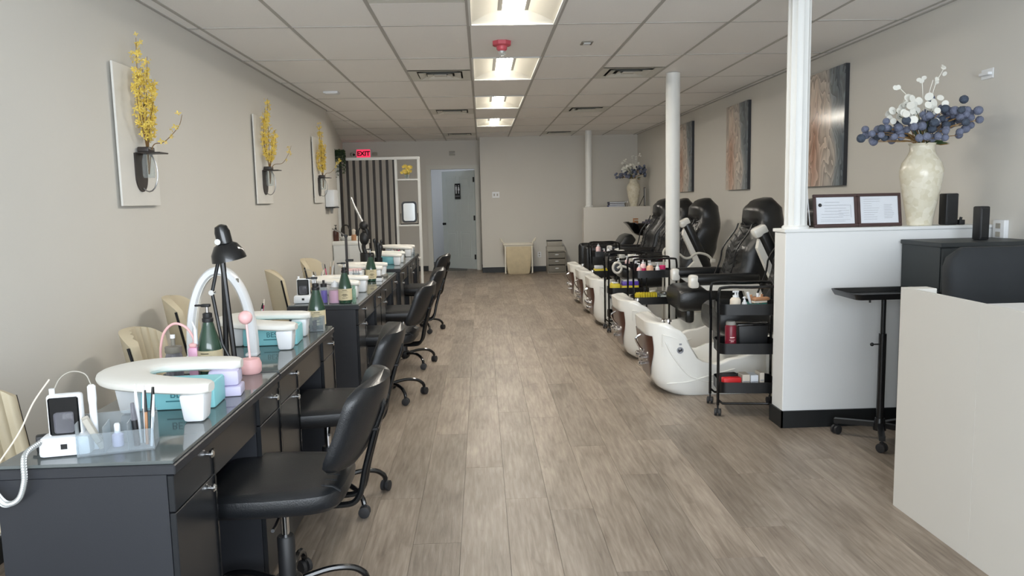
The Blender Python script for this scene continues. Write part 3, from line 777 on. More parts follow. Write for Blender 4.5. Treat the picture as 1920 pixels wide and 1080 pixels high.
# ---- electric nail drills
def nail_drill(x, y, rz, lb, pen=True):
    t = thing('nail_drill', lb, 'nail drill', (x, y, TT), rz, 'electric nail drills on charging docks')
    G().box(-.062, .062, -.035, .035, 0, .055, bev=.012, taper=1.05).done('dock', 'white_plastic', t)
    G().box(-.008, .008, -.0368, -.0345, .022, .036).done('port', 'dark_ink', t)
    G().box(-.043, .043, -.012, .018, .05, .165, bev=.008).done('unit', 'white_plastic', t)
    f = G().box(-.037, .037, -.0155, -.0115, .056, .158, bev=.004, seg=1).done('face', 'black_gloss', t)
    G().box(-.024, .024, -.0185, -.0152, .062, .118, bev=.006).done('screen', 'smoke', f)
    if pen:
        p = G().lathe([(.006, 0), (.009, .012), (.0095, .10), (.011, .115), (.0105, .15), (.006, .155)], 14, c=(.068, .0, .03)).done('handpiece', 'white_plastic', t)
        G().tube(spline([(.068, 0, .185), (.055, 0, .215), (.02, .01, .222), (-.01, .012, .205), (-.03, .01, .168)], 6), .0017, 6).done('cable', 'gray_plastic', t)
        G().cyl((-.03, .004, .16), (-.03, .004, .18), .007).done('cap', 'white_plastic', t)
    return t
d1 = nail_drill(-1.135, 2.06, .2, 'white and black nail drill on a dock at the near table edge')
pts = []
for k in range(9): pts.append((-1.205+.001*k, 2.015-.0*k, TT+.03-.01*k))
core = spline([(-1.185, 2.02, TT+.045), (-1.19, 1.955, TT+.03), (-1.185, 1.935, TT-.03), (-1.20, 1.93, TT-.075), (-1.235, 1.932, TT-.088), (-1.262, 1.935, TT-.06), (-1.285, 1.938, TT-.03)], 10)
coil = []
for i, p in enumerate(core):
    for q in range(4):
        a = q*PI/2+i*.01; coil.append(p+Vector((.0065*math.cos(a)*.7, .0065*math.sin(a), .0065*math.cos(a)*.7)))
cc_ = thing('coiled_cord', 'white coiled cord hanging over the near table edge', 'cord', (0, 0, 0))
G().tube(core, .007, 10).done('coil_core', 'gray_wave', cc_); G().tube(coil, .0035, 6).done('coil', 'white_plastic', cc_)
G().tube(spline([(-1.285, 1.938, TT-.03), (-1.265, 1.97, TT+.01), (-1.225, 2.0, TT+.08), (-1.20, 2.03, TT+.15), (-1.17, 2.06, TT+.205)], 8), .0022, 6).done('lead', 'beige_card', cc_)
pl_ = thing('power_plug', 'black power plug lying beside the nail drill dock', 'plug', (-1.215, 2.09, TT), .5); G().box(-.02, .02, -.015, .015, .0, .045, bev=.005).cyl((0, 0, .02), (-.03, 0, .012), .005, n=8).done('plug_body', 'black_plastic', pl_)
nail_drill(-1.20, 5.13, .05, 'grey nail drill on a white dock on the third table')
# pink-ringed drill with its hoop of tubing on the second table
pr = thing('nail_drill', 'pink nail drill with a looped pink hose behind the nearest hand rest', 'nail drill', (-1.19, 2.98, TT), 0, 'electric nail drills on charging docks')
G().tube(spline([(-.075, .02, .02), (-.078, .02, .10), (-.06, .02, .17), (-.02, .02, .205), (.025, .02, .19), (.055, .01, .15), (.062, 0, .12)], 8), .005, 8).done('hose', 'pink', pr)
G().box(.04, .078, -.02, .02, 0, .115, bev=.008).done('unit', 'pink_liquid', pr); G().box(.044, .074, -.017, .017, .115, .13, bev=.004, seg=1).done('cap', 'pink', pr)
G().cyl((.068, .0, .115), (.068, .0, .185), .0085, .007).cyl((.068, 0, .185), (.058, 0, .215), .005, .003).done('handpiece', 'white_plastic', pr)
jr = thing('clear_jar', 'clear jar with grey lid and pump inside the pink hose loop', 'jar', (-1.19, 2.93, TT), 0)
G().lathe([(.001, 0), (.028, 0), (.031, .004), (.031, .09), (.026, .105)], 20, cap1=False).done('jar_body', 'smoke', jr); G().lathe([(.030, .105), (.031, .108), (.031, .128), (.012, .131), (.008, .133), (.008, .16)], 20).done('jar_lid', 'gray_drawer', jr)
G().cyl((0, 0, .16), (0, 0, .174), .009).done('jar_nozzle', 'white_plastic', jr)

# ---- acrylic organiser with pens and brushes
og = thing('acrylic_organiser', 'clear acrylic organiser at the near end of the first table', 'organiser', (-1.012, 2.085, TT), .26)
g = G()
for (x0, x1, y0, y1, z0, z1) in ((-.095, .095, -.045, .045, 0, .004), (-.095, .095, -.045, -.0425, .004, .06), (-.095, .095, .0425, .045, .004, .095), (-.095, -.0925, -.0425, .0425, .004, .09), (.0925, .095, -.0425, .0425, .004, .09), (-.03, -.0275, -.0425, .0425, .004, .075), (.03, .0325, -.0425, .0425, .004, .08)):
    g.box(x0, x1, y0, y1, z0, z1)
g.done('tray', 'acrylic', og)
def stick(name, lb, cat, base, top, r, m, m2=None, r2=None, grp=None, split=.6):
    b, tp = Vector(base), Vector(top); t = thing(name, lb, cat, base, 0, grp); d = tp-b
    G().cyl((0, 0, 0), d*split, r, r).done('shaft', m, t); G().cyl(d*split, d, r2 or r*1.1, (r2 or r)*.6).done('tip', m2 or m, t)
ow = Vector((-1.012, 2.085, TT))
_pens = [((.05, .02), (.045, .03), .17, .005, 'white_plastic', 'white_plastic', 'tall white pen in the acrylic organiser'), ((.062, .018), (.066, .03), .165, .0045, 'steel', 'white_plastic', 'slim silver pen in the acrylic organiser'),
         ((.045, .0), (.04, .0), .125, .008, 'black_plastic', 'smoke', 'thick dark brush in the acrylic organiser'), ((.07, .0), (.073, .01), .155, .004, 'wood_tool', 'black_plastic', 'copper handled brush in the acrylic organiser'),
         ((.08, .02), (.092, .02), .16, .006, 'black_plastic', 'black_gloss', 'black file standing at the end of the acrylic organiser'), ((.084, -.02), (.10, -.03), .15, .004, 'white_plastic', 'white_plastic', 'white stick leaning out of the acrylic organiser')]
for (a, b, h, r, m1, m2, lb) in _pens:
    R12 = RZ(.26); p0 = ow+R12 @ Vector((a[0], a[1], .0045)); p1 = ow+R12 @ Vector((b[0], b[1], h))
    stick('brush' if 'brush' in lb else 'pen', lb, 'brush' if 'brush' in lb else 'pen', p0, p1, r, m1, m2, grp='pens and brushes in the acrylic organiser')
nc = thing('nail_clipper', 'grey nail clipper leaning in the acrylic organiser', 'clipper', ow+RZ(.26) @ Vector((-.035, -.02, .012)), .26)
G().box(-.009, .009, -.004, .004, 0, .10, bev=.002, seg=1).box(-.008, .008, -.012, -.006, .02, .095, bev=.002, seg=1).xf(RY(-.42)).done('lever', 'gray_plastic', nc)
for k, (dx, m_, lb) in enumerate(((-.005, 'lilac', 'lilac polish bottle in the acrylic organiser'), (-.06, 'white_plastic', 'white polish bottle in the acrylic organiser'))):
    b = thing('polish_bottle', lb, 'bottle', ow+RZ(.26) @ Vector((dx, .015, .0045)), 0, 'polish bottles in the acrylic organiser')
    G().lathe([(.001, 0), (.014, 0), (.015, .004), (.015, .032), (.007, .038)], 16).done('body', m_, b); G().lathe([(.008, .038), (.008, .06), (.006, .064)], 14).done('cap', 'white_plastic' if k == 0 else 'steel', b)

# ---- black swing-arm lamp
def swing_lamp(x, y, lb):
    t = thing('desk_lamp', lb, 'lamp', (x, y, TT), 0, 'black swing-arm lamps on the nail tables')
    G().lathe([(.05, 0), (.052, .006), (.03, .014), (.014, .02), (.012, .04)], 20).done('base', 'black_metal', t)
    G().tube([(.016, -.012, .02), (-.010, -.012, .45)], .011, 8).done('arm', 'black_metal', t)
    G().tube([(-.026, .012, .02), (-.014, .012, .40), (-.012, .0, .45)], .011, 8).done('arm', 'black_metal', t)
    G().tube([(-.03, 0, .435), (-.062, .0, .31), (-.035, 0, .10), (-.006, 0, .035)], .0075, 8).done('spring_arm', 'black_metal', t)
    G().cyl((-.062, -.012, .31), (-.062, .012, .31), .011).cyl((-.018, -.016, .45), (-.018, .016, .45), .010).done('joint', 'chrome', t)
    G().lathe([(.068, -.05), (.064, -.02), (.045, .012), (.030, .02), (.030, .065), (.024, .088), (.006, .096)], 24, c=(0, 0, 0), cap0=False).xf(TR(.006, 0, .49) @ RY(-.16) @ RX(.1)).done('shade', 'black_gloss', t)
    G().cyl((-.016, -.034, .515), (-.016, -.024, .515), .012).done('switch', 'chrome', t)
    return t
swing_lamp(-1.035, 3.12, 'black swing-arm lamp on the second nail table')
# ---- half-moon lamp
hm = thing('half_moon_lamp', 'white arched half-moon lamp standing on the second nail table', 'lamp', (-1.148, 3.36, TT), .05)
rings = []
for i in range(33):
    a = PI*i/32; c, s_ = math.cos(a), math.sin(a); R1, Hh = .132, .368
    p = Vector((-R1*c, 0, .012+Hh*s_**.85)); n_ = Vector((-c, 0, s_*.8)).normalized()
    rings.append([p+n_*.017*q+Vector((0, w_*.032, 0)) for w_, q in ((-1, -.6), (-1, .6), (-.7, 1), (.7, 1), (1, .6), (1, -.6), (.7, -1), (-.7, -1))])
G().loft(rings).done('arch', 'white_plastic', hm)
rings = []
for i in range(2, 31):
    a = PI*i/32; c, s_ = math.cos(a), math.sin(a); p = Vector((-.114*c, 0, .012+.349*s_**.85)); n_ = Vector((-c, 0, s_*.8)).normalized()
    rings.append([p+n_*(-.002)+Vector((0, -.016, 0)), p+n_*(-.002)+Vector((0, .016, 0)), p+n_*.004+Vector((0, .016, 0)), p+n_*.004+Vector((0, -.016, 0))])
G().loft(rings).done('diffuser_strip', 'white_gloss', hm)
G().box(-.15, -.10, -.035, .035, 0, .014, bev=.004).done('foot', 'white_plastic', hm); G().box(.10, .15, -.035, .035, 0, .014, bev=.004).done('foot', 'white_plastic', hm)
G().box(.062, .09, -.028, -.02, .315, .345, bev=.003, seg=1).done('switch', 'gray_drawer', hm)
# ---- pink ball lamp
pk = thing('pink_lamp', 'small pink ball lamp beside the nearest hand rest', 'lamp', (-.925, 3.0, TT), 0)
G().lathe([(.001, 0), (.036, 0), (.042, .008), (.043, .04), (.036, .058), (.006, .062)], 24).done('base', 'pink', pk)
G().cyl((0, 0, .06), (-.006, 0, .215), .0045, n=10).done('stem', 'pale_pink', pk); G().sph((-.008, 0, .222), .027, 18, 12).done('head', 'pink', pk)
# ---- brush cups
def brush_cup(x, y, z, lb, m_, n, seed, hgt=.15):
    rnd = random.Random(seed)
    t = thing('brush_cup', lb, 'cup', (x, y, z), 0, 'cups of brushes on the nail tables')
    G().lathe([(.001, 0), (.026, 0), (.03, .004), (.033, .075), (.030, .075), (.027, .008), (.001, .006)], 18).done('cup', m_, t)
    for k in range(n):
        a = 2*PI*k/n+rnd.random(); b = Vector((.010*math.cos(a), .010*math.sin(a), .008)); tp = Vector((.032*math.cos(a)*1.5, .032*math.sin(a)*1.5, hgt*rnd.uniform(.85, 1.1)))
        br = G().cyl(b, b+(tp-b)*.8, .0032, .004, 8).done('brush', ['black_plastic', 'white_plastic', 'hot_pink', 'steel', 'wood_tool'][(k+seed) % 5], t)
        G().cyl(b+(tp-b)*.8, tp, .005, .003, 8).done('bristle', ['beige_card', 'black_plastic', 'steel'][k % 3], br)
brush_cup(-1.185, 4.02, TT, 'pink cup of brushes behind the second hand rest', 'hot_pink', 5, 2)
brush_cup(-1.20, 5.62, TT, 'dark cup of pens leaning at the third table', 'black_plastic', 7, 0, .17)
brush_cup(-1.215, 6.05, TT, 'white cup with thin sticks behind the third hand rest', 'white_plastic', 4, 1, .2)
ab = thing('acrylic_box', 'small clear acrylic box at the far end of the second table', 'box', (-.87, 3.98, TT), .05)
g = G()
for b in ((-.035, .035, -.03, .03, 0, .003), (-.035, .035, -.03, -.028, .003, .075), (-.035, .035, .028, .03, .003, .075), (-.035, -.033, -.028, .028, .003, .075), (.033, .035, -.028, .028, .003, .075)): g.box(*b)
g.done('walls', 'acrylic', ab); G().box(-.02, -.004, -.02, .01, .0035, .055).done('inner_card', 'dark_ink', ab)
def simple_bottle(x, y, z, lb, prof, m_, capm, cap, grp=None, name='bottle', rz=0, liquid=None):
    t = thing(name, lb, 'bottle', (x, y, z), rz, grp)
    G().lathe([(.001, 0)]+prof, 20).done('body', m_, t); zt = prof[-1][1]
    G().lathe([(r, zt+h) for r, h in cap], 16).done('cap', capm, t)
    if liquid: G().lathe([(.001, .003), (prof[1][0]-.002, .003), (prof[1][0]-.002, liquid[1]), (.001, liquid[1])], 20).done('liquid', liquid[0], t)
    return t
simple_bottle(-1.06, 5.10, TT, 'clear bottle of purple liquid with black cap on the third table', [(.022, 0), (.024, .004), (.024, .095), (.016, .108)], 'glass', 'black_plastic', [(.021, 0), (.021, .022), (.008, .024), (.008, .045)], liquid=('purple', .085))
simple_bottle(-.985, 5.09, TT, 'wide clear bottle of pink liquid on the third table', [(.04, 0), (.043, .005), (.043, .09), (.03, .108)], 'glass', 'white_plastic', [(.024, 0), (.024, .03), (.01, .032), (.008, .04)], liquid=('pink_liquid', .085))
simple_bottle(-.862, 5.10, TT, 'slim greenish clear bottle at the front corner of the third table', [(.012, 0), (.014, .004), (.014, .085), (.008, .095)], 'tinted_green', 'tinted_green', [(.010, 0), (.010, .018)])
# ---- T-shaped bar lamp on the third table and folding lamp on the fifth
bl = thing('bar_lamp', 'thin dark post lamp with a side arm on the third table', 'lamp', (-1.06, 6.02, TT), 0, None)
G().lathe([(.055, 0), (.055, .012), (.02, .016)], 20).done('base', 'black_metal', bl); G().box(-.009, .009, -.009, .009, .012, .41, bev=.002, seg=1).done('post', 'slat_brown', bl)
G().box(-.011, .05, -.011, .011, .205, .222, bev=.002, seg=1).done('bracket', 'black_metal', bl); G().tube([(0, 0, .405), (-.05, .02, .435), (-.11, .04, .46)], .006, 8).done('arm', 'steel', bl); G().box(-.013, .013, -.013, .013, .395, .415, bev=.003, seg=1).done('joint', 'black_metal', bl)
fl = thing('folding_lamp', 'black folding clip lamp with a pale bar head before the slatted divider', 'lamp', (-1.17, 7.80, TT), 0)
G().lathe([(.055, 0), (.07, .006), (.07, .15), (.06, .155)], 20).done('pot', 'black_plastic', fl)
G().tube(spline([(0, 0, .11), (-.03, 0, .22), (.01, 0, .34), (-.02, 0, .44)], 6), .022, 8).done('lower_arm', 'black_metal', fl)
G().tube([(-.02, 0, .44), (-.10, 0, .62), (-.135, 0, .715)], [.014, .011, .010], 8).done('bar_head', 'steel', fl)
G().sph((-.02, 0, .43), .045, 12, 8).sph((-.02, 0, .30), .05, 12, 8, (1, .8, 1.4)).done('joint', 'black_plastic', fl)
G().tube(spline([(-.02, .02, .44), (-.075, .02, .38), (-.08, .02, .22), (-.05, .02, .12)], 6), .006, 8).done('cable', 'black_plastic', fl)
bz = thing('brush_pot', 'black pot of combs and brushes beside the folding lamp', 'pot', (-1.06, 7.84, TT), 0)
G().lathe([(.035, 0), (.038, .006), (.04, .10), (.036, .10), (.03, .01)], 18).done('pot', 'black_plastic', bz)
for k, (dx, h, r) in enumerate(((-.02, .26, .012), (.0, .22, .016), (.02, .25, .010), (.012, .19, .02))):
    c_ = G().cyl((dx*.4, 0, .012), (dx*1.6, .004*k, h), r*.5, r).done('brush', 'black_plastic', bz); G().sph((dx*1.7, .004*k, h+.01), r*1.4, 10, 7, (1, .7, 1.5)).done('bristle', 'leather', c_)
wt = thing('white_bin', 'white tub with clear tumbler and pink cloth on the fourth table', 'tub', (-1.06, 6.38, TT), 0)
G().box(-.11, .07, -.08, .08, 0, .10, bev=.012, taper=.88).done('tub', 'white_plastic', wt); G().box(-.11, .05, -.06, .06, .1, .115, bev=.006).done('cloth', 'pale_pink', wt)
tm = thing('glass_tumbler', 'clear glass tumbler with clips in front of the white tub', 'glass', (-1.03, 6.25, TT), 0)
G().lathe([(.001, 0), (.026, 0), (.028, .003), (.032, .09), (.030, .09), (.026, .006), (.001, .005)], 18).done('glass', 'acrylic', tm)
for k in range(3): G().tube([(-.012+.012*k, 0, .01), (-.025+.022*k, .002, .12)], .003, 6).done('clip', 'steel', tm)
tb = thing('table_box', 'low white box with a black lid on the fourth table', 'box', (-.90, 6.48, TT), 0); G().box(-.05, .05, -.045, .06, 0, .028, bev=.003, seg=1).done('body', 'white_plastic', tb); G().box(-.05, .05, -.045, .06, .028, .038, bev=.003, seg=1).done('lid', 'black_plastic', tb)
tb2 = thing('file_tray', 'low grey tray of files at the front of the fourth table', 'tray', (-.90, 6.86, TT), 0); G().box(-.045, .045, -.07, .07, 0, .02, bev=.004).done('tray', 'gray_drawer', tb2); G().box(-.03, -.01, -.06, .06, .02, .028).box(.0, .02, -.06, .06, .02, .026).done('nail_file', 'paper', tb2)
# polish rack on the farthest table
rk = thing('polish_rack', 'small tiered rack on the farthest nail table', 'rack', (-1.0, 9.62, TT), 0)
G().box(-.15, .15, -.05, 0, 0, .03).box(-.15, .15, 0, .05, 0, .06).box(-.15, -.145, -.05, .05, 0, .09).box(.145, .15, -.05, .05, 0, .09).done('steps', 'acrylic', rk)
_pc = ['pink', 'peach', 'white_plastic', 'pale_pink', 'wood_tool', 'beige_card', 'hot_pink']
for k in range(14):
    row, c = divmod(k, 7)
    simple_bottle(-1.125+c*.041, 9.595+row*.05, TT+(.0605 if row else .0305), 'tiny nail polish bottle on the tiered rack at the farthest table', [(.011, 0), (.012, .003), (.012, .03), (.006, .035)], _pc[(k*3) % 7], 'black_plastic' if k % 3 == 0 else 'white_plastic', [(.007, 0), (.006, .028)], grp='tiny polish bottles on the far rack', name='polish_bottle')
sb_ = thing('tissue_box', 'small white box beside the polish rack on the farthest table', 'box', (-1.13, 9.45, TT), 0); G().box(-.04, .04, -.04, .04, 0, .07, bev=.004).done('carton', 'paper', sb_); G().box(-.02, .02, -.004, .004, .07, .085).done('tissue', 'white_plastic', sb_)
# ================================================================== BACK LEFT: sink, dispenser, divider
dv_y = 12.5
dv = thing('slatted_divider', 'white divider with dark vertical slats and an open shelf bay', 'divider', (0, dv_y, 0))
G().box(-2.30, -.97, -.03, .03, 2.095, 2.14, bev=.003, seg=1).done('top_rail', 'white_paint', dv)
for x in (-2.30, -1.375, -1.01): G().box(x, x+.04, -.03, .03, 0, 2.095).done('post', 'white_paint', dv)
G().box(-2.26, -1.375, -.025, .025, .0, .08).done('bottom_rail', 'white_paint', dv)
for k in range(9): x = -2.235+k*.106; G().box(x-.02, x+.02, -.012, .012, .08, 2.095).done('slat', 'slat_brown', dv)
for z in (.50, 1.03, 1.76): G().box(-1.335, -1.01, -.10, .10, z, z+.025, bev=.002, seg=1).done('shelf', 'white_paint', dv)
yf = thing('flower_pot', 'small pot of yellow flowers on the top shelf of the divider', 'flowers', (-1.18, dv_y, 1.7855))
G().lathe([(.001, 0), (.028, 0), (.04, .07), (.036, .07), (.026, .006)], 18).done('pot', 'glass', yf)
rnd = random.Random(4)
for k in range(5): a = k*1.26; G().tube([(0, 0, .01), (.02*math.cos(a), .02*math.sin(a), .08), (.05*math.cos(a), .05*math.sin(a), .13)], .003, 6).done('stem', 'leaf', yf)
for k in range(26):
    a = rnd.uniform(0, 6.28); r = rnd.uniform(0, .095); c = Vector((r*math.cos(a), r*math.sin(a)*.6, .14+rnd.uniform(-.05, .07)))
    g = G()
    for q in range(5):
        R_ = Matrix.Rotation(q*2*PI/5, 3, 'Y') @ Matrix.Rotation(.5, 3, 'X')
        g.quad(*[c+R_ @ Vector(v)*.032 for v in ((0, 0, 0), (.4, .1, .5), (0, .25, 1), (-.4, .1, .5))])
    g.done('petals', 'yellow_petal', yf)
mr_ = thing('vanity_mirror', 'small rounded vanity mirror in a black frame on the divider shelf', 'mirror', (-1.165, dv_y, 1.0555), 0)
G().prism(rrect(-.12, .12, .03, .37, .05, 5), 'y', -.01, .012).done('frame', 'black_metal', mr_); G().prism(rrect(-.092, .092, .058, .342, .032, 5), 'y', -.014, -.010).done('mirror_glass', 'mirror', mr_)
G().tube([(-.135, 0, .18), (-.14, 0, .01), (.14, 0, .01), (.135, 0, .18)], .006, 8).box(-.14, .14, -.04, .04, 0, .008).done('stand', 'black_metal', mr_)
# trailing plant hung at the divider's left end
hp = thing('hanging_plant', 'trailing green plant hung above the left end of the divider', 'plant', (-2.235, 12.34, 2.16))
G().lathe([(.001, 0), (.05, 0), (.06, .01), (.075, .07), (.07, .075)], 18).done('pot', 'leaf_dark', hp)
G().tube([(0, .07, .05), (0, .13, .08), (0, .16, .0), (0, .16, -.02)], .004, 6).done('hook', 'black_metal', hp)
for k in range(26):
    a = k*2*PI/26; L = .06+.28*rnd.random()**1.5
    p = spline([(.05*math.cos(a), .05*math.sin(a), .07), (.085*math.cos(a), .085*math.sin(a), .085), (.10*math.cos(a), .10*math.sin(a), .02), (.10*math.cos(a), .10*math.sin(a)-.01, -L)], 5)
    s_ = G().tube(p, .002, 5).done('vine', 'leaf_dark', hp)
    g = G()
    for q, c in enumerate(p):
        for w_ in range(4):
            d = Vector((rnd.uniform(-1, 1), rnd.uniform(-1, 1), rnd.uniform(-.6, .4))).normalized(); e = d.orthogonal().normalized()*.009
            g.quad(c, c+d*.013+e, c+d*.026, c+d*.013-e)
    stuff(g.done('leaves', 'leaf_dark' if k % 2 else 'leaf', s_))
# white dispenser on the left wall
pdx = thing('towel_dispenser', 'white paper towel dispenser on the left wall above the sink', 'dispenser', (XL, 10.06, 1.36))
G().box(.001, .12, -.14, .14, 0.012, .235, bev=.02).done('housing', 'white_plastic', pdx); G().box(.001, .125, -.145, .145, 0, .014, bev=.003, seg=1).done('lip', 'black_plastic', pdx)
G().box(.03, .075, -.02, .02, -.07, 0, bev=.004, taper=.6).done('paper_end', 'tape', pdx)
# sink cabinet
vy = 10.55
vn = thing('sink_cabinet', 'white sink cabinet at the end of the left wall', 'cabinet', (-1.80, vy, 0))
G().box(-.20, .22, -.20, .22, .06, .86).done('body', 'white_paint', vn); G().box(-.21, .235, -.215, .23, .86, .915, bev=.006).done('counter', 'white_gloss', vn)
for a in (0, 1):
    d = G().box(-.19+.205*a, .005+.205*a, -.215, -.2, .08, .84, bev=.003, seg=1).done('cabinet_door', 'white_paint', vn); G().cyl((-.02+.05*a, -.235, .5), (-.02+.05*a, -.235, .62), .005, n=8).done('handle', 'steel', d)
G().box(-.19, .2, -.17, .18, 0, .06).done('plinth', 'black_plastic', vn)
G().lathe([(.12, .0), (.15, .03), (.16, .05), (.15, .05), (.11, .012), (.001, .008)], 24, c=(0.0, .02, .916)).done('basin', 'white_gloss', vn)
fa = thing('faucet', 'black gooseneck faucet on the white sink cabinet', 'faucet', (-1.93, vy+.1, .9155))
G().lathe([(.025, 0), (.025, .01), (.014, .014), (.014, .05)], 16).done('base', 'black_metal', fa); G().tube(spline([(0, 0, .04), (0, 0, .14), (.03, -.02, .195), (.09, -.05, .20), (.12, -.07, .15)], 6), .010, 10).done('spout', 'black_metal', fa); G().tube([(.0, .02, .05), (.03, .05, .075)], .006, 8).done('lever', 'black_metal', fa)
simple_bottle(-1.965, vy-.14, .9155, 'dark brown pump soap bottle on the white sink cabinet', [(.036, 0), (.038, .005), (.038, .13), (.015, .155)], 'brown_panel', 'black_plastic', [(.014, 0), (.014, .022), (.005, .024), (.005, .05), (.018, .052), (.018, .06)], name='soap_bottle')
simple_bottle(-1.73, vy-.12, .9155, 'small brown cup on the white sink cabinet', [(.03, 0), (.033, .004), (.034, .075), (.034, .08)], 'wood_tool', 'beige_card', [(.02, 0), (.028, .06), (.004, .08)], name='cup')
# back wall fittings
ex = thing('exit_sign', 'glowing red EXIT sign on the back wall above the divider', 'sign', (-2.33, 15.685, 2.30))
G().box(-.15, .15, -.035, .0145, 0, .19, bev=.008).done('housing', 'white_plastic', ex); G().box(-.135, .135, -.039, -.034, .012, .178).done('face', 'sign_red', ex)
link('lettering', text_mesh('EXIT', .125, 'sign_letter', .002, .005), ex, (0, -.0395, .095), (PI/2, 0, 0))
for s_ in (-1, 1): G().box(s_*.22-.05, s_*.22+.05, -.03, .0145, .06, .12, bev=.012).done('side_lamp', 'gray_plastic', ex)
sc_ = thing('security_camera', 'small white security camera beside the EXIT sign', 'camera', (-2.52, 15.62, 2.38)); G().sph((0, 0, 0), .045, 16, 10).cyl((0, .03, 0), (0, .079, 0), .02).done('body', 'camera_white', sc_); G().cyl((.01, -.036, -.005), (.01, -.05, -.005), .026).done('lens', 'black_gloss', sc_)
wv_ = thing('wall_chime', 'pair of small grey plates on the wall above the restroom door', 'plate', (-.56, 15.685, 2.33)); G().box(-.06, .06, -.01, .0145, 0, .035, bev=.003, seg=1).done('plate', 'gray_plastic', wv_); G().box(-.06, .06, -.01, .0145, .055, .09, bev=.003, seg=1).done('plate', 'gray_plastic', wv_)
th = thing('wall_switch', 'white double switch plate on the back wall', 'switch', (.29, 14.999, 1.46)); G().box(-.07, .07, -.008, 0, 0, .115, bev=.003, seg=1).done('plate', 'white_plastic', th)
for s_ in (-1, 1): G().box(s_*.03-.012, s_*.03+.012, -.013, -.008, .035, .08).done('toggle', 'gray_plastic', th)
wo = thing('wall_outlet', 'white outlet plate low on the back wall by the drawers', 'outlet', (1.12, 14.999, .28)); G().box(-.035, .035, -.006, 0, 0, .11, bev=.003, seg=1).done('plate', 'white_plastic', wo); G().box(-.015, .015, -.009, -.006, .02, .045).box(-.015, .015, -.009, -.006, .065, .09).done('socket', 'gray_plastic', wo)
# hamper
hb = thing('laundry_hamper', 'beige fabric hamper with a white liner against the back wall', 'hamper', (.69, 14.70, 0))
rings = []
for z, sx, sy in ((0, .20, .15), (.02, .215, .165), (.40, .265, .19), (.56, .28, .20)): rings.append([(x, y, z) for x, y in rrect(-sx, sx, -sy, sy, .05, 4)])
G().loft(rings, cap1=False).done('body', 'hamper', hb)
G().tube([(x, y, .565) for x, y in rrect(-.285, .285, -.205, .205, .05, 5)], .012, 8, closed=True).done('rim', 'bag', hb)
rings = []
for z, sx, sy in ((.50, .272, .192), (.575, .287, .207), (.585, .275, .195), (.40, .25, .17)): rings.append([(x, y, z) for x, y in rrect(-sx, sx, -sy, sy, .05, 4)])
G().loft(rings, cap0=False, cap1=True).done('liner_bag', 'bag', hb)
for s_ in (-1, 1): G().tube(spline([(s_*.27, 0, .57), (s_*.30, .01, .63), (s_*.34, .0, .68), (s_*.31, -.03, .61)], 5), [.012]*15+[.005], 7).done('bag_ear', 'bag', hb)
for x in (-.255, .255): G().box(x-.012, x+.012, -.20, -.195, .02, .55).xf(Matrix.Identity(4)).done('edge_trim', 'bag', hb)
# plastic drawers
pdw = thing('plastic_drawers', 'grey plastic three drawer unit on the floor by the back wall', 'drawers', (1.42, 14.74, 0))
G().box(-.175, .175, .0, .19, 0, .50).box(-.175, -.165, -.19, 0, 0, .43).box(.165, .175, -.19, 0, 0, .43).box(-.165, .165, -.19, 0, .415, .43).box(-.165, .165, -.19, 0, 0, .012).done('case', 'gray_plastic', pdw)
for z0, z1 in ((.02, .15), (.165, .275), (.29, .40)):
    d = G().box(-.16, .16, -.195, -.01, z0, z1, bev=.005, seg=1).done('drawer', 'gray_drawer', pdw); G().sph((0, -.197, (z0+z1)/2+.01), .03, 12, 6, (1.3, .25, .35)).done('handle', 'white_plastic', d)
pb = thing('supply_tray', 'open tray of supplies on top of the plastic drawers', 'tray', (1.41, 14.73, .5005)); G().box(-.15, .13, .02, .18, .0, .10, bev=.008).done('carton', 'gray_plastic', pb); G().box(-.16, .14, .03, .16, .10, .12, bev=.004).done('lid', 'black_plastic', pb)

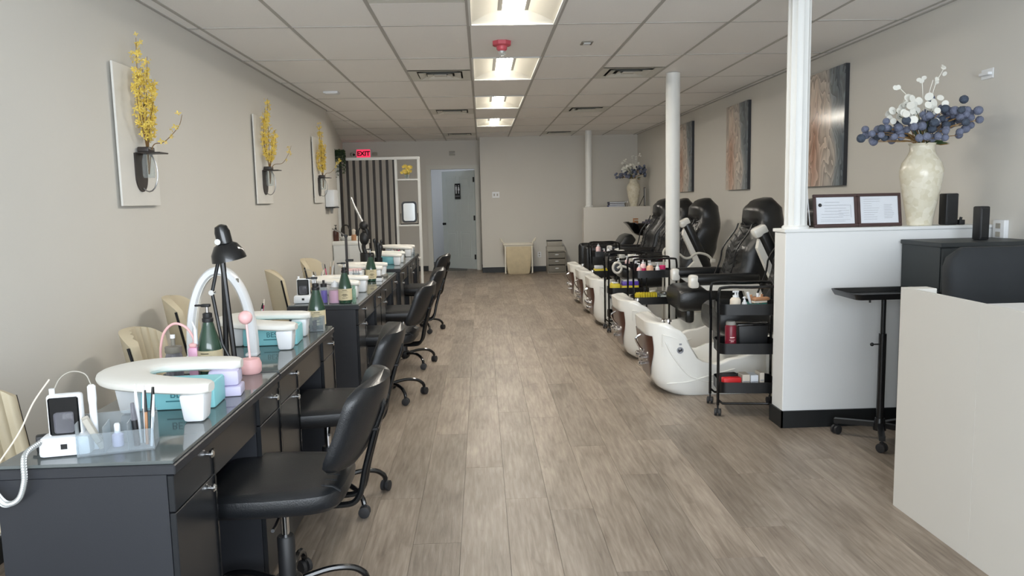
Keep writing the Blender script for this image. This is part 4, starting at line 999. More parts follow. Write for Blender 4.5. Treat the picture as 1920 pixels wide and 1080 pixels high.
# ================================================================== PEDICURE CHAIRS
def pedi():
    t = thing('pedicure_chair', '', 'pedicure chair', (0, 0, 0), 0, 'black and cream pedicure spa chairs along the right wall')
    XB, HW = .90, .31
    RIM = [(0, .535), (.10, .53), (.20, .475), (.36, .25), (.48, .225), (.60, .265), (.90, .34)]
    outer = rrect2(0, XB, -HW, HW, .16, 8, 14); inner = rrect2(.21, XB-.06, -HW+.05, HW-.05, .10, 8, 14)
    def shape(px, z, py):
        f = 1-px/XB
        und = .075*(1-z/.53)**1.2+.10*max(0., 1-z/.10)**2
        s_ = 1-.10*max(0, 1-z/.12)**2
        return px+und*f, py*s_
    rings = []
    for lv in (0, .012, .03, .06, .10, .22, .40, .62, .82, .95, .985):
        ring = []
        for px, py in outer:
            z = lv*interp(px, RIM); x, y = shape(px, z, py); ring.append((x, y, z))
        rings.append(ring)
    ring = []
    for (px, py), (qx, qy) in zip(outer, inner):
        z = interp(px, RIM); ring.append((px+(qx-px)*.18, py+(qy-py)*.18, z))
    rings.append(ring)
    rings.append([(px+(qx-px)*.8, py+(qy-py)*.8, interp(px+(qx-px)*.8, RIM)) for (px, py), (qx, qy) in zip(outer, inner)])
    rings.append([(qx, qy, interp(qx, RIM)-.02) for qx, qy in inner])
    rings.append([(.52+(qx-.52)*.88, qy*.9, .16) for qx, qy in inner])
    rings.append([(.52+(qx-.52)*.75, qy*.75, .115) for qx, qy in inner])
    G().loft(rings).done('tub', 'white_gloss', t, ang=60)
    # brown recessed control panel on the aisle side
    def pan(u, v, off):
        z = .10+.33*v; y = (-.5+u)*.50*(.5+.5*math.sin(min(1, v*1.25)*PI/2)); e = max(0., abs(y)-.15); px = .16-math.sqrt(.16**2-e*e); x, y2 = shape(px, z, y); return Vector((x-off, y2, z))
    G().grid(lambda u, v: pan(u, v, .005), 16, 10).done('control_panel', 'brown_panel', t)
    for y, z, r in ((-.07, .245, .026), (.05, .245, .026), (-.01, .185, .02)):
        x, _ = shape(0, z, 0)
        G().lathe([(r*.6, 0), (r*.6, .02), (r, .024), (r*1.05, .045), (r*.7, .052)], 10, c=(x-.004, y, z), mtx=RY(-PI/2)).done('control_knob', 'chrome', t)
    G().tube(spline([(shape(0, .38, 0)[0]-.005, .0, .40), (shape(0, .38, 0)[0]-.045, .0, .37), (shape(0, .3, 0)[0]-.03, .0, .31), (shape(0, .27, 0)[0]-.005, 0, .28)], 5), .008, 8).done('spray_handle', 'chrome', t)
    # tap on the console, relief swoosh, badge
    G().lathe([(.022, 0), (.024, .006), (.016, .012), (.015, .03), (.026, .034), (.024, .05), (.008, .056)], 16, c=(.185, -.12, .478)).done('tap', 'chrome', t)
    G().lathe([(.018, 0), (.018, .012), (.012, .02)], 14, c=(.20, .10, .470)).done('tap', 'chrome', t)
    for sy in (-1, 1):
        yy = sy*(HW+.001)
        G().tube(spline([(.12, yy*.985, .40), (.17, yy, .30), (.27, yy, .17), (.36, yy, .12), (.52, yy, .085)], 6), [.002]+[.006]*23+[.002], 6).done('swoosh_rib', 'white_gloss', t)
        G().tube(spline([(.13, yy*.97, .095), (.28, yy, .105), (.42, yy, .14), (.62, yy, .19)], 6), [.002]+[.006]*17+[.002], 6).done('swoosh_rib', 'white_gloss', t)
        G().tube([(.10, yy*.99, .45), (.10, yy*.99, .36)], .003, 6).tube([(.10, yy*.99, .45), (.20, yy*.995, .42)], .003, 6).done('panel_line', 'white_gloss', t)
    bd = G().cyl((.225, -HW+.003, .335), (.225, -HW-.004, .335), .024, n=20).done('badge', 'gray_ink', t)
    g = G()
    for k in range(4): a = .6+k*.5; g.tube([(.225+.017*math.cos(a+2), -HW-.005, .335+.017*math.sin(a+2)), (.225+.004*k-.006, -HW-.005, .335), (.225+.016*math.cos(a-1), -HW-.005, .335+.016*math.sin(a-1))], .0022, 5)
    g.done('badge_leaf', 'dark_ink', bd)
    G().box(.218, .236, -HW-.003, -HW+.003, .372, .384).done('badge_mark', 'gray_ink', t)
    # pedestal and seat
    G().box(.86, 1.50, -.27, .27, 0, .42, bev=.03).done('pedestal', 'white_gloss', t)
    rings = []
    for x, z0, z1, hw in ((.52, .47, .55, .20), (.535, .43, .60, .235), (.57, .405, .625, .25), (.70, .405, .63, .255), (.95, .42, .625, .255), (1.20, .42, .63, .25)):
        zc, hz = (z0+z1)/2, (z1-z0)/2
        rings.append([(x, math.copysign(abs(math.cos(a))**.4, math.cos(a))*hw, zc+math.copysign(abs(math.sin(a))**.4, math.sin(a))*hz) for a in [2*PI*k/28 for k in range(28)]])
    G().loft(rings).done('seat', 'leather_soft', t)
    # leg rest flap under the seat front
    G().box(.60, .68, -.19, .19, .30, .44, bev=.03).done('leg_rest', 'leather_soft', t)
    # backrest loft with headrest
    rings = []
    NV = 34
    for i in range(NV+1):
        u = i/NV
        z = .56+.83*u
        fx = interp(u, [(0, .95), (.35, 1.03), (.70, 1.185), (.84, 1.19), (.95, 1.255), (1, 1.36)])
        bx = interp(u, [(0, 1.33), (.4, 1.46), (.7, 1.50), (.9, 1.48), (1, 1.40)])
        cx, th = (fx+bx)/2, (bx-fx)/2
        hw = .285 if u < .6 else (.285-.035*((u-.6)/.14) if u < .74 else .25-.09*((u-.74)/.26)**2)
        if i == 0: hw *= .8; th *= .6
        if i == NV: hw *= .55
        ring = []
        for k in range(36):
            a = 2*PI*k/36; c, q = math.cos(a), math.sin(a)
            y = math.copysign(abs(q)**.75, q)*hw; d = math.copysign(abs(c)**.75, c)*th
            if d < 0 and abs(y) < hw*.72 and u < .72:          # front: ruched centre between side bolsters
                d *= .84; d += .016*abs(math.sin((u*16+abs(y)*14)))*(1 if u > .05 else 0)
            if d < 0 and abs(y) > hw*.62 and u < .72: d *= 1.05
            ring.append((cx+d, y, z-d*.18))
        rings.append(ring)
    G().loft(rings).done('backrest', 'leather_soft', t, ang=70)
    for s_ in (-1, 1):             # stitched chevron welts on the bolsters
        p = [(interp(u, [(0, .95), (.35, 1.03), (.70, 1.185)])-.002, s_*(.195-.02*u), .56+.83*u+.035) for u in [.08+.6*k/12 for k in range(13)]]
        G().tube(p, .008, 6).done('welt', 'leather', t)
    for k in range(9):
        u = .12+.065*k; x = interp(u, [(0, .95), (.35, 1.03), (.70, 1.185)])+.03; z = .56+.83*u+.03
        G().tube([(x+.012, -.15, z+.05), (x-.004, 0, z), (x+.012, .15, z+.05)], .005, 5).done('pleat', 'leather', t)
    G().tube([(1.215, -.20, 1.155), (1.19, -.12, 1.14), (1.185, 0, 1.135), (1.19, .12, 1.14), (1.215, .20, 1.155)], .007, 6).done('headrest_seam', 'leather', t)
    # armrests
    for s_ in (-1, 1):
        a = bpy.data.objects.new('armrest', None); COL.objects.link(a); a.parent = t; a.location = (1.14, s_*.315, .66)
        G().box(-.52, .06, -.05, .05, .0, .09, bev=.032, seg=3).done('arm_pad', 'leather_soft', a)
        G().box(-.55, -.47, -.052, .052, -.03, .085, bev=.022).done('arm_cap', 'white_gloss', a)
        G().prism([(-.46, -.005), (.05, -.005), (.12, -.22), (-.02, -.24), (-.08, -.06), (-.40, -.05)], 'y', -.03, .03).done('arm_support', 'white_gloss', a)
    return t
pc = pedi()
_pp = [(5.585, 'nearest pedicure spa chair with its whole cream tub in view'), (6.78, 'second pedicure spa chair, between the near tub and the round column'), (8.60, 'third pedicure spa chair just behind the round column'),
       (9.52, 'fourth pedicure spa chair in the row'), (10.45, 'farthest pedicure spa chair by the shampoo lounge')]
chairs = []
for i, (y, lb) in enumerate(_pp):
    if i == 0: pc.location = (1.155, y, 0); pc['label'] = lb; chairs.append(pc)
    else: chairs.append(dup(pc, (1.175, y, 0), 0, lb))
# armrests of the first chair and the near one of the third are swung up
for c in list(chairs[2].children)+list(chairs[0].children):
    if c.name.startswith('armrest') and (c.location.y < 0 or c.parent == chairs[0]):
        c.rotation_euler = (0, 1.12, 0); c.location = (1.22, math.copysign(.35, c.location.y), .66)
# gooseneck holders with rings
def gooseneck(x, y, z, rz, lb):
    t = thing('gooseneck_holder', lb, 'holder', (x, y, z), rz, 'white gooseneck holders clipped beside the pedicure chairs')
    G().tube(spline([(.42, 0, .0), (.36, 0, .055), (.26, 0, .075), (.18, 0, .03), (.12, 0, .03), (.05, 0, .08), (-.02, 0, .10), (-.06, 0, .08)], 6), .0125, 10).done('neck', 'hose', t)
    G().tube([(-.06+.045*math.cos(a), 0, .085+.055*math.sin(a)) for a in [2*PI*k/20 for k in range(20)]], .013, 8, closed=True).done('ring', 'hose', t)
    G().box(.40, .45, -.02, .02, -.03, .01, bev=.005).done('clip', 'hose', t)
    return t
g1 = gooseneck(2.02, 8.02, .737, 0, 'white gooseneck holder curving beside the round column')
G().tube([(-.10, 0, .07), (-.11, 0, -.30), (-.11, 0, -.737)], .010, 8).done('tail', 'hose', g1)
gooseneck(1.47, 7.95, .60, 0, 'white gooseneck holder lying over the middle cart tray')

# ================================================================== ROLLING CARTS
def cart(x, y, lb, w_=.40, d=.30, rz=0):
    t = thing('rolling_cart', lb, 'cart', (x, y, 0), rz, 'black three tier rolling carts')
    hx, hy = w_/2, d/2; H_ = .835
    for s_ in (-1, 1):
        G().tube(spline([(-hx, s_*hy, .07), (-hx, s_*hy, .30), (-hx, s_*hy, .60), (-hx, s_*hy, .80), (-hx+.035, s_*hy, H_), (0, s_*hy, H_), (hx-.035, s_*hy, H_), (hx, s_*hy, .80), (hx, s_*hy, .60), (hx, s_*hy, .30), (hx, s_*hy, .07)], 4), .0095, 8).done('side_frame', 'black_gloss', t)
        G().tube([(-hx, s_*hy, .105), (-hx+.03, s_*hy, .08), (hx-.03, s_*hy, .08), (hx, s_*hy, .105)], .008, 8).done('lower_bar', 'black_gloss', t)
    for z in (.145, .40, .655):
        rings = []
        ol = rrect(-hx+.012, hx-.012, -hy+.012, hy-.012, .05, 5); il = rrect(-hx+.015, hx-.015, -hy+.015, hy-.015, .047, 5)
        for zz, o in ((z, ol), (z+.07, ol), (z+.07, il), (z+.005, il)): rings.append([(a, b, zz) for a, b in o])
        G().loft(rings).done('tray', 'black_metal', t)
    for sx in (-1, 1):
        for sy in (-1, 1): caster(t, sx*hx, sy*hy, 1.57+sx*.3, .024, 'wheel')
    return t
CB = .405; CT = .66; CL = .15
cart(1.715, 4.90, 'black three tier cart nearest the camera beside the half wall', rz=-.13)
cart(1.625, 7.28, 'black three tier cart in front of the round column', .41, .28)
cart(1.52, 8.08, 'black three tier cart beside the third tub', .40, .26)
cart(1.60, 10.0, 'farthest black three tier cart with a clear soap pump on it', .36, .24)
def pump(x, y, z, lb, col, h=.13, r=.026, clearb=None, grp=None, capm='white_plastic'):
    t = thing('lotion_bottle', lb, 'bottle', (x, y, z), random.uniform(-1, 1), grp)
    G().lathe([(.001, 0), (r*.92, 0), (r, .004), (r, h*.72), (r*.75, h*.82), (r*.42, h*.86)], 18).done('body', col, t)
    G().lathe([(r*.5, h*.86), (r*.5, h*.97), (.005, h*.98), (.005, h*1.12)], 14).done('collar', capm, t)
    G().box(-.022, .008, -.006, .006, h*1.12, h*1.12+.010, bev=.002, seg=1).done('pump_head', capm, t)
    if clearb: G().lathe([(r*1.01, h*.15), (r*1.01, h*.55)], 18, cap0=False, cap1=False).done('wrap_label', clearb, t)
    return t
GB = 'bottles on the near cart'; GM = 'bottles on the cart before the round column'
# near cart
pump(1.625, 4.84, CT, 'square cream lotion pump on the top tray of the near cart', 'beige_card', .12, .034, None, GB)
pump(1.685, 4.84, CT, 'small white pump bottle beside the cream lotion on the near cart', 'white_plastic', .085, .017, None, GB)
pump(1.67, 4.93, CT, 'slim white bottle behind the lotions on the near cart', 'white_plastic', .11, .014, None, GB)
tq = thing('tool_basket', 'teal plastic basket of pedicure files on the near cart', 'basket', (1.775, 4.88, CT))
rings = [[(x, y, z) for x, y in rrect(-.06*s_, .06*s_, -.05*s_, .05*s_, .012, 3)] for z, s_ in ((0, .88), (.06, 1), (.06, .96), (.006, .84))]
G().loft(rings).done('basket', 'teal_plastic', tq)
for k, (dx, dz, m_) in enumerate(((-.04, .13, 'white_plastic'), (-.02, .11, 'wood_tool'), (.0, .10, 'wood_tool'), (.02, .12, 'white_plastic'), (.045, .11, 'wood_tool'))):
    G().cyl((dx*.6, 0, .01), (dx*1.3-.012, .01*k-.02, dz), .007, .009, 8).done('file', m_, tq)
sr = thing('pumice_brush', 'brown foot brush lying across the teal basket', 'brush', (1.80, 4.85, CT+.0755), .2); G().box(-.06, .05, -.02, .02, 0, .022, bev=.008).done('handle', 'wood_tool', sr); G().box(-.06, .03, -.018, .018, -.012, .0).done('bristles', 'beige_card', sr)
sp = thing('spray_can', 'tall dark red spray bottle on the middle tray of the near cart', 'bottle', (1.592, 4.825, CB))
G().lathe([(.001, 0), (.034, 0), (.036, .004), (.036, .168), (.030, .182)], 24).done('body', 'maroon', sp); G().lathe([(.031, .182), (.031, .196), (.026, .205)], 20).done('cap', 'tape', sp)
g = G()
for k, (zz, hh, wd) in enumerate(((.10, .006, .03), (.085, .002, .04), (.075, .004, .02), (.035, .002, .045), (.028, .002, .04), (.02, .002, .045))):
    for i in range(8):
        a0, a1 = (-PI/2+(-wd/2+wd*(i+q)/8)/.0365 for q in (0, 1)); g.quad(*[(.0367*math.cos(a), .0367*math.sin(a), z) for a, z in ((a0, zz), (a1, zz), (a1, zz+hh), (a0, zz+hh))])
g.done('label_print', 'pale_pink', sp)
bk = thing('black_bin', 'black plastic bin on the middle tray of the near cart', 'bin', (1.735, 4.92, CB)); G().box(-.085, .12, -.075, .075, 0, .17, bev=.015, taper=.9).done('bin_body', 'black_plastic', bk); G().box(-.09, .125, -.08, .08, .165, .18, bev=.004).done('bin_rim', 'black_gloss', bk)
r1 = thing('red_packet', 'red packet lying on the bottom tray of the near cart', 'packet', (1.60, 4.86, CL), .1); G().box(-.06, .06, -.05, .0, 0, .088, bev=.006).done('pack', 'red', r1); G().box(-.055, .055, .002, .05, 0, .105, bev=.006).done('pouch', 'dark_ink', r1)
for k, (x, w_, h, m_, lb) in enumerate(((1.695, .05, .105, 'beige_card', 'cream carton on the bottom tray of the near cart'), (1.75, .05, .10, 'paper', 'white carton beside the cream one on the bottom tray'), (1.80, .03, .115, 'beige_card', 'narrow upright carton by the half wall on the bottom tray'))):
    b = thing('carton', lb, 'box', (x, 4.86, CL), 0, 'cartons on the near cart bottom tray'); G().box(-w_/2, w_/2, -.045, .045, 0, h, bev=.002, seg=1).done('body', m_, b); G().box(-w_/2+.004, w_/2-.004, -.046, -.045, h*.55, h*.6).done('print', 'gray_ink', b)
# cart before the column
_bt = [(1.49, 7.21, 'pink', .11, .024, 'pink_liquid', 'pink pump bottle at the left of the column cart'), (1.545, 7.30, 'pale_pink', .14, .028, 'hot_pink', 'tall pale pink lotion pump with hot pink label'),
       (1.59, 7.20, 'peach', .13, .034, None, 'peach oil pump bottle on the column cart'), (1.665, 7.21, 'white_plastic', .115, .021, 'pale_pink', 'white pump bottle with pink label on the column cart')]
for x, y, c, h, r, l2, lb in _bt: pump(x, y, CT, lb, c, h, r, l2, GM)
simple_bottle(1.722, 7.25, CT, 'jar with a bright pink lid on the column cart', [(.026, 0), (.028, .004), (.028, .06), (.026, .066)], 'glass', 'hot_pink', [(.029, 0), (.030, .004), (.030, .035), (.026, .038)], name='jar')
for k in range(4): simple_bottle(1.745+k*.019, 7.19, CT, 'little silver capped bottle in the row on the column cart', [(.007, 0), (.008, .002), (.008, .028), (.004, .032)], 'glass', 'steel', [(.006, 0), (.005, .018)], grp='tiny capped bottles on the column cart', name='polish_bottle')
dk = thing('wooden_brush', 'brown wooden brush lying behind the tiny bottles on the column cart', 'brush', (1.77, 7.27, CT), .1); G().box(-.05, .045, -.02, .02, .012, .03, bev=.008).done('handle', 'wood_tool', dk); G().box(-.045, .04, -.018, .018, 0, .012).done('bristles', 'dark_ink', dk)
simple_bottle(1.625, 7.28, CT, 'tiny dark dropper bottle between the pumps on the column cart', [(.011, 0), (.012, .003), (.012, .03), (.006, .036)], 'dark_ink', 'black_plastic', [(.006, 0), (.004, .02)], name='dropper_bottle')
for k in range(8):
    s_ = thing('toe_separator', 'yellow and black toe separator in the row on the column cart', 'toe separator', (1.475+k*.024, 7.22+.01*(k % 2), CB), .3, 'yellow and black toe separators on the column cart')
    G().prism([(-.045, 0), (.045, 0), (.042, .085), (.02, .105), (-.03, .10)], 'x', -.006, .006).done('foam', 'yellow', s_); G().prism([(-.035, .008), (.035, .008), (.03, .08), (-.02, .09)], 'x', .0062, .0115).done('black_layer', 'dark_ink', s_)
for k, (x, y, m_, lb) in enumerate(((1.70, 7.32, 'smoke', 'clear glass jar behind the cotton jar on the column cart'), (1.74, 7.235, 'disc_white', 'glass jar of white cotton with silver lid on the column cart'))):
    j = thing('glass_jar', lb, 'jar', (x, y, CB), 0, 'glass jars on the column cart')
    G().lathe([(.001, 0), (.040, 0), (.043, .005), (.043, .075), (.036, .088)], 22, cap1=False).done('jar_glass', 'glass', j); G().lathe([(.001, .004), (.037, .004), (.038, .06), (.03, .072), (.001, .075)], 20).done('contents', m_, j); G().lathe([(.038, .088), (.040, .09), (.040, .105), (.034, .11)], 22).done('jar_lid', 'gray_drawer' if k == 0 else 'steel', j)
# third cart
pump(1.44, 8.03, CT, 'green tinted pump bottle on the cart beside the third tub', 'tinted_green', .10, .026, None, 'bottles on the third cart')
pump(1.53, 8.02, CT, 'pale pink pump bottle on the cart beside the third tub', 'pale_pink', .12, .026, 'pink', 'bottles on the third cart')
pump(1.62, 8.05, CT, 'tall white pump bottle on the cart beside the third tub', 'white_plastic', .15, .026, None, 'bottles on the third cart')
yb = thing('yellow_pouch', 'yellow pouch on the middle tray of the cart by the third tub', 'pouch', (1.40, 8.04, CB)); G().box(-.05, .05, -.06, .06, 0, .11, bev=.02).done('pouch', 'yellow', yb); G().box(-.03, .03, -.05, .05, .11, .118, bev=.003, seg=1).done('tie', 'paper', yb)
pbx = thing('purple_box', 'purple box stacked on yellow trays in the cart by the third tub', 'box', (1.555, 8.04, CB)); G().box(-.09, .09, -.06, .06, 0, .085, bev=.004).done('tray_stack', 'yellow', pbx); G().box(-.085, .09, -.055, .055, .085, .13, bev=.004).done('box', 'purple', pbx); G().box(-.075, .08, -.055, .05, .13, .145, bev=.003, seg=1).done('lid', 'paper', pbx)
bkx = thing('black_box', 'black box with shiny lid on the bottom tray beside the third tub', 'box', (1.45, 8.05, CL)); G().box(-.08, .08, -.07, .07, 0, .11, bev=.01).done('body', 'black_gloss', bkx); G().lathe([(.07, .11), (.072, .115), (.06, .135), (.02, .145)], 20).done('lid', 'black_gloss', bkx)
# farthest cart
pump(1.52, 9.97, CT, 'tall clear soap pump on the farthest cart', 'pale_pink', .15, .032, None, 'bottles on the farthest cart')
pump(1.60, 9.98, CT, 'small pink bottle on the farthest cart', 'pink', .075, .019, None, 'bottles on the farthest cart')
pump(1.655, 9.97, CT, 'white short pump on the farthest cart', 'white_plastic', .10, .024, None, 'bottles on the farthest cart')
bt_ = thing('yellow_sponges', 'pack of yellow sponges on the middle tray of the farthest cart', 'sponges', (1.56, 9.98, CB)); G().box(-.10, .10, -.05, .05, 0, .09, bev=.01).done('pack', 'yellow', bt_); G().box(-.09, .02, -.05, .05, .09, .13, bev=.005).done('carton', 'paper', bt_)

# ================================================================== SHAMPOO LOUNGE at the back right
sh = thing('shampoo_lounge', 'black shampoo lounge seat below the back half wall', 'lounge', (0, 12.35, 0))
G().box(1.68, 2.35, -.26, .26, .30, .46, bev=.05, seg=3).done('seat', 'leather_soft', sh)
for s_ in (-1, 1): G().box(1.60, 2.25, s_*.33-.06, s_*.33+.06, .12, .68, bev=.06, seg=4).done('arm', 'leather_soft', sh)
G().prism([(2.02, .44), (2.25, .45), (2.46, .74), (2.38, .84), (2.27, .80)], 'y', -.26, .26, bev=.03).done('backrest', 'leather_soft', sh)
G().box(1.75, 2.5, -.22, .22, 0, .30, bev=.02).done('plinth', 'black_plastic', sh)
bs = thing('shampoo_bowl', 'black shampoo bowl on a pedestal behind the lounge', 'bowl', (2.68, 12.38, 0))
rings = []
for z, sx, sy in ((.80, .16, .14), (.84, .22, .19), (.93, .31, .24), (.975, .36, .27), (.985, .36, .27), (.975, .34, .25), (.93, .28, .22), (.86, .18, .16)): rings.append([(x, y, z+(.03 if x < -.2 and z > .9 else 0)) for x, y in rrect(-sx, sx, -sy, sy, min(sx, sy)*.6, 6)])
G().loft(rings).done('bowl', 'black_gloss', bs); G().box(-.02, .20, -.12, .12, 0, .81, bev=.02).done('pedestal', 'black_plastic', bs)
tw = thing('folded_towel', 'dark grey folded towel lying across the shampoo bowl', 'towel', (2.80, 12.36, .9855), .1); G().box(-.16, .16, -.16, .16, 0, .035, bev=.012).box(-.12, .15, -.14, .12, .035, .065, bev=.012).done('folds', 'towel', tw)
dc = thing('small_carton', 'small tan carton standing on the shampoo bowl rim', 'box', (2.50, 12.38, .9855), .2); G().box(-.035, .035, -.03, .03, 0, .09, bev=.003, seg=1).done('carton', 'wood_tool', dc); G().box(-.036, .036, -.031, -.03, .05, .07).done('print', 'beige_card', dc)
# ================================================================== VASES AND FLOWERS
def vase(x, y, z, s_, lb, flb, seed, nb, nw, xmax):
    t = thing('shell_vase', lb, 'vase', (x, y, z), 0, 'tall cream shell vases'); t.scale = (s_, s_, s_)
    G().lathe([(.001, 0), (.068, 0), (.072, .006), (.077, .05), (.106, .20), (.122, .30), (.124, .335), (.111, .385), (.084, .425), (.071, .455), (.070, .485), (.08, .50), (.072, .50), (.062, .485), (.064, .45), (.05, .40)], 40).done('body', 'shell', t)
    rnd = random.Random(seed)
    f = thing('thistle_bouquet', flb, 'flowers', (x, y, z+.42*s_), 0, 'blue thistle and white disc bouquets'); f.scale = (s_, s_, s_)
    heads = [G().lathe([(.001, -.024), (.012, -.021), (.021, -.011), (.0245, .0), (.021, .012), (.012, .021), (.001, .024)], 12).mesh('flower_head', m_) for m_ in ('thistle', 'thistle_dark')]
    disc = G().lathe([(.001, -.0012), (.023, -.0012), (.0245, 0), (.023, .0012), (.001, .0012)], 14).mesh('seed_disc', 'disc_white')
    def stem(p, m_):
        q = Vector((p.x*.12+rnd.uniform(-.02, .02), p.y*.12+rnd.uniform(-.02, .02), .08)); b = Vector((rnd.uniform(-.03, .03), rnd.uniform(-.03, .03), -.05))
        mid = Vector((p.x*.5, p.y*.5, .08+(p.z-.08)*.72))
        G().tube(spline([b, q, mid, p], 4), .0024, 5).done('stem', m_, f)
    for k in range(nb):
        a = rnd.uniform(0, 2*PI); e = rnd.random()
        r = (.05+.30*e**.75)*(1 if rnd.random() < .8 else 1.12)
        zz = .09+.10*rnd.random()+.10*(1-e)*rnd.random()+(.12*rnd.random() if math.cos(a) > .1 else 0)
        p = Vector((min(r*math.cos(a), xmax-.05*rnd.random()), r*math.sin(a)*.55, zz))
        if k % 3 == 0: stem(p, 'dry_stem')
        o = link('flower_head', heads[0 if rnd.random() < .75 else 1], f, p, (rnd.random()*3, rnd.random()*3, 0)); sc = rnd.uniform(.85, 1.15); o.scale = (sc, sc, sc)
    for k in range(nw):
        p = Vector((rnd.uniform(-.22, .10), rnd.uniform(-.14, .06), .20+.16*rnd.random()))
        if k % 4 == 0: stem(p, 'leaf')
        o = link('seed_disc', disc, f, p, (PI/2+rnd.uniform(-.6, .6), rnd.uniform(-.4, .4), rnd.uniform(-.7, .7))); sc = rnd.uniform(.75, 1.1); o.scale = (sc, sc, sc)
    for k, (px, pz) in enumerate(((-.16, .42), (.05, .46), (.11, .52), (-.02, .48))):
        p = Vector((px, 0, pz)); stem(p, 'disc_white')
        for q in range(3):
            o = link('seed_disc', disc, f, p+Vector((rnd.uniform(-.025, .025), 0, rnd.uniform(-.04, .02))), (PI/2+rnd.uniform(-.9, .9), rnd.uniform(-.8, .8), 0)); o.scale = (.6, .6, .6)
    for k in range(10):
        a = rnd.uniform(0, 2*PI); d = Vector((math.cos(a), math.sin(a)*.6, rnd.uniform(-.1, .5))).normalized(); e = d.orthogonal().normalized()*.014; c = Vector((0, 0, .08))+d*.05
        G().quad(c, c+d*.05+e, c+d*.10, c+d*.05-e).done('leaf', 'leaf' if k % 2 else 'dry_stem', f)
vase(2.672, 4.585, 1.2105, .985, 'large cream shell vase on the front half wall', 'large blue thistle and white disc bouquet on the front half wall', 11, 112, 38, .34)
vase(2.78, 13.95, 1.2505, 1.0, 'cream shell vase on the back half wall', 'smaller dark blue bouquet on the back half wall', 23, 60, 22, .22)
# books and frame on the back half wall
for k, (m_, w_, lb) in enumerate((('book_blue', .30, 'bottom blue book of the stack on the back half wall'), ('book_dark', .28, 'middle dark blue book of the stack on the back half wall'), ('book_dark', .29, 'top blue book of the stack on the back half wall'))):
    b = thing('book', lb, 'book', (2.46, 13.95, 1.2505+k*.030), .03*k, 'stack of blue books on the back half wall')
    G().box(-w_/2, w_/2, -.085, .085, 0, .004).box(-w_/2, w_/2, -.085, .085, .024, .028).box(-w_/2, -w_/2+.004, -.085, .085, .004, .024).done('cover', m_, b); G().box(-w_/2+.006, w_/2-.004, -.08, .08, .0045, .0235).done('pages', 'paper', b)
for k, (x, m_, lb) in enumerate(((2.62, 'gray_drawer', 'grey small bottle beside the books on the back half wall'), (2.655, 'tape', 'pale small bottle beside the shell vase on the back half wall'))):
    simple_bottle(x, 13.90, 1.2505, lb, [(.013, 0), (.014, .003), (.014, .06), (.007, .07)], m_, 'white_plastic', [(.008, 0), (.006, .03)], name='small_bottle')
bf = thing('photo_stand', 'thin black standing photo frame seen edge-on right of the back vase', 'frame', (2.985, 13.95, 1.2505), 1.25); G().box(-.085, .085, -.008, .008, 0, .34, bev=.002, seg=1).done('frame', 'black_metal', bf); G().box(-.07, .07, -.0095, -.008, .015, .325).done('print', 'paper', bf); G().tube([(0, .008, .2), (0, .10, .004)], .006, 6).done('strut', 'black_metal', bf)

# ================================================================== CANVASES
for y, lb in ((6.745, 'abstract peach and slate canvas nearest the camera, beside the fluted column'), (9.065, 'middle abstract peach and slate canvas on the right wall'), (11.38, 'farthest abstract peach and slate canvas on the right wall')):
    c = thing('wall_canvas', lb, 'painting', (XR, y, 1.48), 0, 'abstract petal canvases on the right wall')
    G().box(-.034, -.0005, -.385, .385, 0, 1.0).done('stretcher', 'slate', c)
    o = G().box(-.002, .0, -.385, .385, -.5, .5).done('print', 'art', c); o.location = (-.0345, 0, .5)
# wire down the right side of the fluted column
cw = thing('thin_wire', 'thin white wire hanging beside the fluted column', 'wire', (0, 0, 0))
G().tube(spline([(1.985, 4.62, CZ-.001), (1.98, 4.625, 2.2), (1.985, 4.62, 1.75), (1.978, 4.60, 1.45), (1.995, 4.59, 1.225)], 8), .003, 6).done('strand', 'white_plastic', cw)
# ================================================================== HALF WALL TOP
HT = 1.2105
for k, (x, lb) in enumerate(((2.128, 'left brown framed certificate with a round seal on the half wall'), (2.397, 'right brown framed certificate beside the shell vase'))):
    t = thing('certificate_frame', lb, 'frame', (x, 4.53, HT+.002), 0, 'brown framed certificates on the half wall')
    piv = bpy.data.objects.new('frame', None)
    W2, Hh = .134, .20
    g = G()
    for b in ((-W2, W2, -.008, .008, 0, .02), (-W2, W2, -.008, .008, Hh-.018, Hh), (-W2, -W2+.018, -.008, .008, .02, Hh-.018), (W2-.018, W2, -.008, .008, .02, Hh-.018)): g.box(*b, bev=.002, seg=1)
    T = RX(-.16)
    g.xf(T).done('frame', 'frame_brown', t); G().box(-W2+.017, W2-.017, -.001, .004, .019, Hh-.017).xf(T).done('paper', 'paper', t)
    G().box(-W2+.012, W2-.012, -.0045, -.003, .014, Hh-.012).xf(T).done('glass', 'pane', t)
    rnd = random.Random(k+1); g = G()
    if k == 0:
        for q in range(6): g.box(-.085+(.02 if q < 4 else 0), .02+rnd.uniform(0, .06), -.0022, -.0012, .15-q*.018, .1515-q*.018)
        for (a, b, c_, d) in ((-.08, .095, .132, .133), (.095, .096, .06, .133), (.02, .085, .10, .101), (.02, .085, .085, .086), (.02, .085, .07, .071), (-.09, .09, .045, .046), (-.09, .06, .036, .037)): g.box(a, b, -.0022, -.0012, c_, d)
    else:
        for q in range(10): g.box(-.095, -.02+rnd.uniform(-.03, .03), -.0022, -.0012, .165-q*.0135, .1662-q*.0135)
        for q in range(9): g.box(.03, .09+rnd.uniform(-.02, .0), -.0022, -.0012, .13-q*.010, .1315-q*.010)
    g.xf(T).done('print', 'gray_ink', t)
    if k == 0: G().lathe([(.001, -.0025), (.011, -.0025), (.011, -.001), (.001, -.001)], 18, mtx=RX(PI/2)).xf(T @ TR(-.092, -.004, .135)).done('seal', 'dark_ink', t)
    G().box(-.015, .015, .0, .006, 0.006, .12).xf(TR(0, .075, 0) @ RX(.42)).done('easel_back', 'frame_brown', t)
